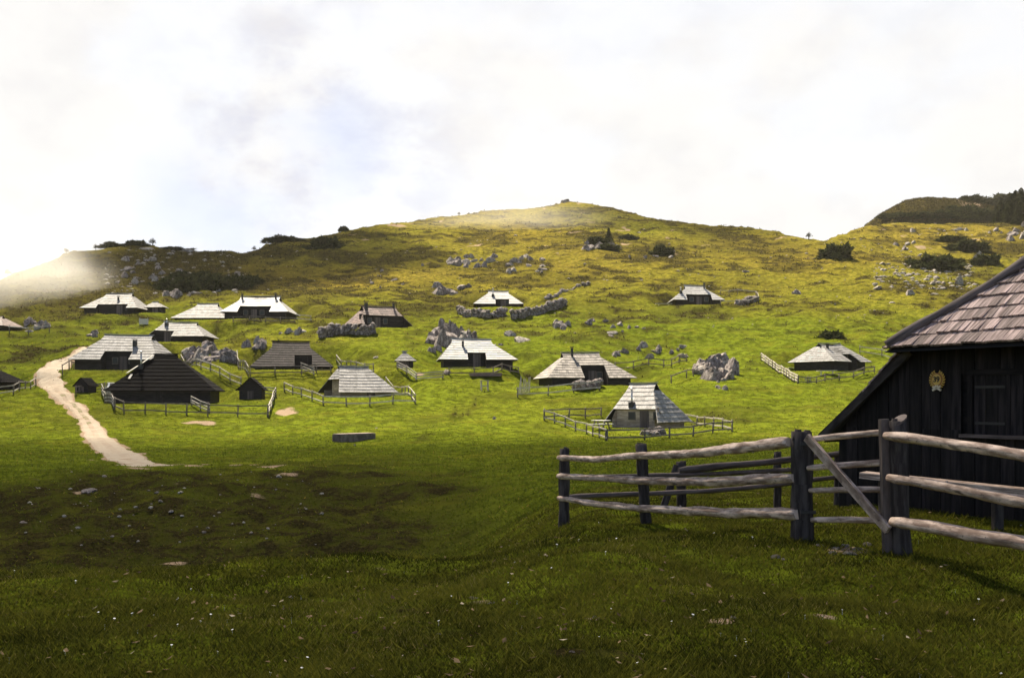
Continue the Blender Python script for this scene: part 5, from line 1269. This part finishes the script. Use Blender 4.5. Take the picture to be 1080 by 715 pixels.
bm = bmesh.new(); bmesh.ops.create_cube(bm, size=1); me = bpy.data.meshes.new('haze'); bm.to_mesh(me); bm.free()
m = bpy.data.materials.new('hill_haze'); m.use_nodes = True; nt = m.node_tree; nt.nodes.clear()
o = nt.nodes.new('ShaderNodeOutputMaterial'); pv = nt.nodes.new('ShaderNodeVolumePrincipled'); L(nt, pv.outputs[0], o.inputs['Volume'])
pv.inputs['Color'].default_value = (1, .95, .87, 1); pv.inputs['Anisotropy'].default_value = .3; pv.inputs['Density'].default_value = .00009
me.materials.append(m); hz_ = bpy.data.objects.new('haze', me); C.objects.link(hz_)
zlo = float(Z.min()) - 1; zhi = float(Z.max()) + 14; hz_.location = (0, 0, (zlo + zhi) / 2); hz_.scale = (4900, 4900, zhi - zlo)
tag(hz_, 'thin warm haze over the pasture', None, None, 'stuff'); print('haze', zlo, zhi)
SUN_AZ, SUN_EL = R(-23), R(55)      # azimuth from +Y, negative = left
sdir = Vector((math.sin(SUN_AZ) * math.cos(SUN_EL), math.cos(SUN_AZ) * math.cos(SUN_EL), math.sin(SUN_EL)))
def shade_cloud(fx, fy, dist, rad, dens, seed):  # out-of-view volumes added on the sun's line to darken meadow and hills
    c = Vector((fx, fy, 0)) + sdir * dist
    return vol('shade_cloud', c, rad, dens, 'one of the unseen clouds added to shade the pasture', 0.3, None, seed=seed, lump=.35)
shade_cloud(-14, 27, 330, (82, 56, 12), .056, 3)
shade_cloud(-62, 104, 330, (42, 40, 10), .016, 5)
shade_cloud(-55, 218, 330, (46, 46, 10), .085, 8)
shade_cloud(70, 262, 330, (48, 26, 10), .035, 11)

# ------------------------------------------------------------------ SKY, SUN, CAMERA
w = bpy.data.worlds.new('World'); scene.world = w; w.use_nodes = True; nt = w.node_tree; nt.nodes.clear()
out = nt.nodes.new('ShaderNodeOutputWorld'); bg = nt.nodes.new('ShaderNodeBackground'); L(nt, bg.outputs[0], out.inputs[0])
sky = nt.nodes.new('ShaderNodeTexSky'); sky.sky_type = 'NISHITA'; sky.sun_disc = False; sky.sun_elevation = SUN_EL; sky.sun_rotation = SUN_AZ
sky.altitude = 1600; sky.air_density = 1; sky.dust_density = 1.5
tc = N(nt, 'ShaderNodeTexCoord').outputs['Generated']
def dirgrad(px_, py_, a, b):
    v = Vector(((px_ - CX) / F, 1, (HY - py_) / F)).normalized(); n = N(nt, 'ShaderNodeVectorMath', operation='DOT_PRODUCT'); L(nt, tc, n.inputs[0]); n.inputs[1].default_value = v
    return ramp(nt, n.outputs['Value'], ((math.cos(R(a)), 0), (math.cos(R(b)), 1)))
n1 = noise(nt, scaled(nt, tc, (1, 1, 1.6)), 5.5, 6, .55); n2 = noise(nt, scaled(nt, tc, (1, 1, 1.5)), 13, 5, .6)
front = N(nt, 'ShaderNodeVectorMath', operation='DOT_PRODUCT'); L(nt, tc, front.inputs[0]); front.inputs[1].default_value = Vector((-.05, .95, .28)).normalized()
fr_ = ramp(nt, front.outputs['Value'], ((.5, 0), (.86, 1)))
K = 3.3      # the sky is scaled by .1 below
white = mixc(nt, fr_, tuple(K * q for q in (.14, .14, .16)), tuple(K * q for q in (.99, .965, .93)))
# thin grey and blue openings
gap1 = mth(nt, 'MULTIPLY', dirgrad(336, 158, 4.5, .3), ramp(nt, n1, ((.42, .1), (.66, 1))))
gap2 = mth(nt, 'MULTIPLY', dirgrad(215, 245, 6, .5), ramp(nt, n1, ((.40, .25), (.62, 1))))
gap = mth(nt, 'MAXIMUM', gap1, gap2)
veil = mth(nt, 'MULTIPLY', ramp(nt, n2, ((.42, 0), (.7, 1))), mth(nt, 'MULTIPLY', dirgrad(330, 160, 10, 2), .75))
col = mixc(nt, veil, white, tuple(K * q for q in (.74, .72, .78)))
thin = mixc(nt, .9, sky.outputs[0], tuple(K * q for q in (.62, .62, .73)))
col = mixc(nt, mth(nt, 'MULTIPLY', ramp(nt, n2, ((.42, 0), (.75, .2))), 1.0), col, tuple(K * q for q in (.6, .58, .62)))
col = mixc(nt, mth(nt, 'MULTIPLY', gap, .55), col, thin)
back = ramp(nt, front.outputs['Value'], ((-.35, .8), (.55, .1)))
col = mixc(nt, mth(nt, 'MULTIPLY', back, ramp(nt, n1, ((.4, .3), (.6, 1)))), col, sky.outputs[0])
L(nt, col, bg.inputs[0]); bg.inputs[1].default_value = .1

sl = bpy.data.lights.new('sun', 'SUN'); sl.energy = 5.0; sl.angle = R(.5); sl.color = (1, .89, .70)
so = bpy.data.objects.new('sun', sl); C.objects.link(so); so.rotation_euler = (-sdir).to_track_quat('-Z', 'Y').to_euler()

cam = bpy.data.cameras.new('camera'); co_ = bpy.data.objects.new('camera', cam); C.objects.link(co_)
co_.location = (0, 0, EYE); co_.rotation_euler = (R(90), 0, 0); cam.sensor_width = 36; cam.lens = 36 * F / 1080; cam.shift_y = (HY - 357.5) / 1080
cam.clip_start = .05; cam.clip_end = 12000; scene.camera = co_
vs = scene.view_settings; vs.view_transform = 'Standard'; vs.look = 'None'; vs.exposure = 1.6; vs.gamma = 1; vs.use_curve_mapping = False
scene.cycles.volume_bounces = 1; scene.cycles.max_bounces = 6; scene.cycles.diffuse_bounces = 3; scene.cycles.transparent_max_bounces = 8
scene.cycles.volume_step_rate = 2.0; scene.cycles.volume_max_steps = 128
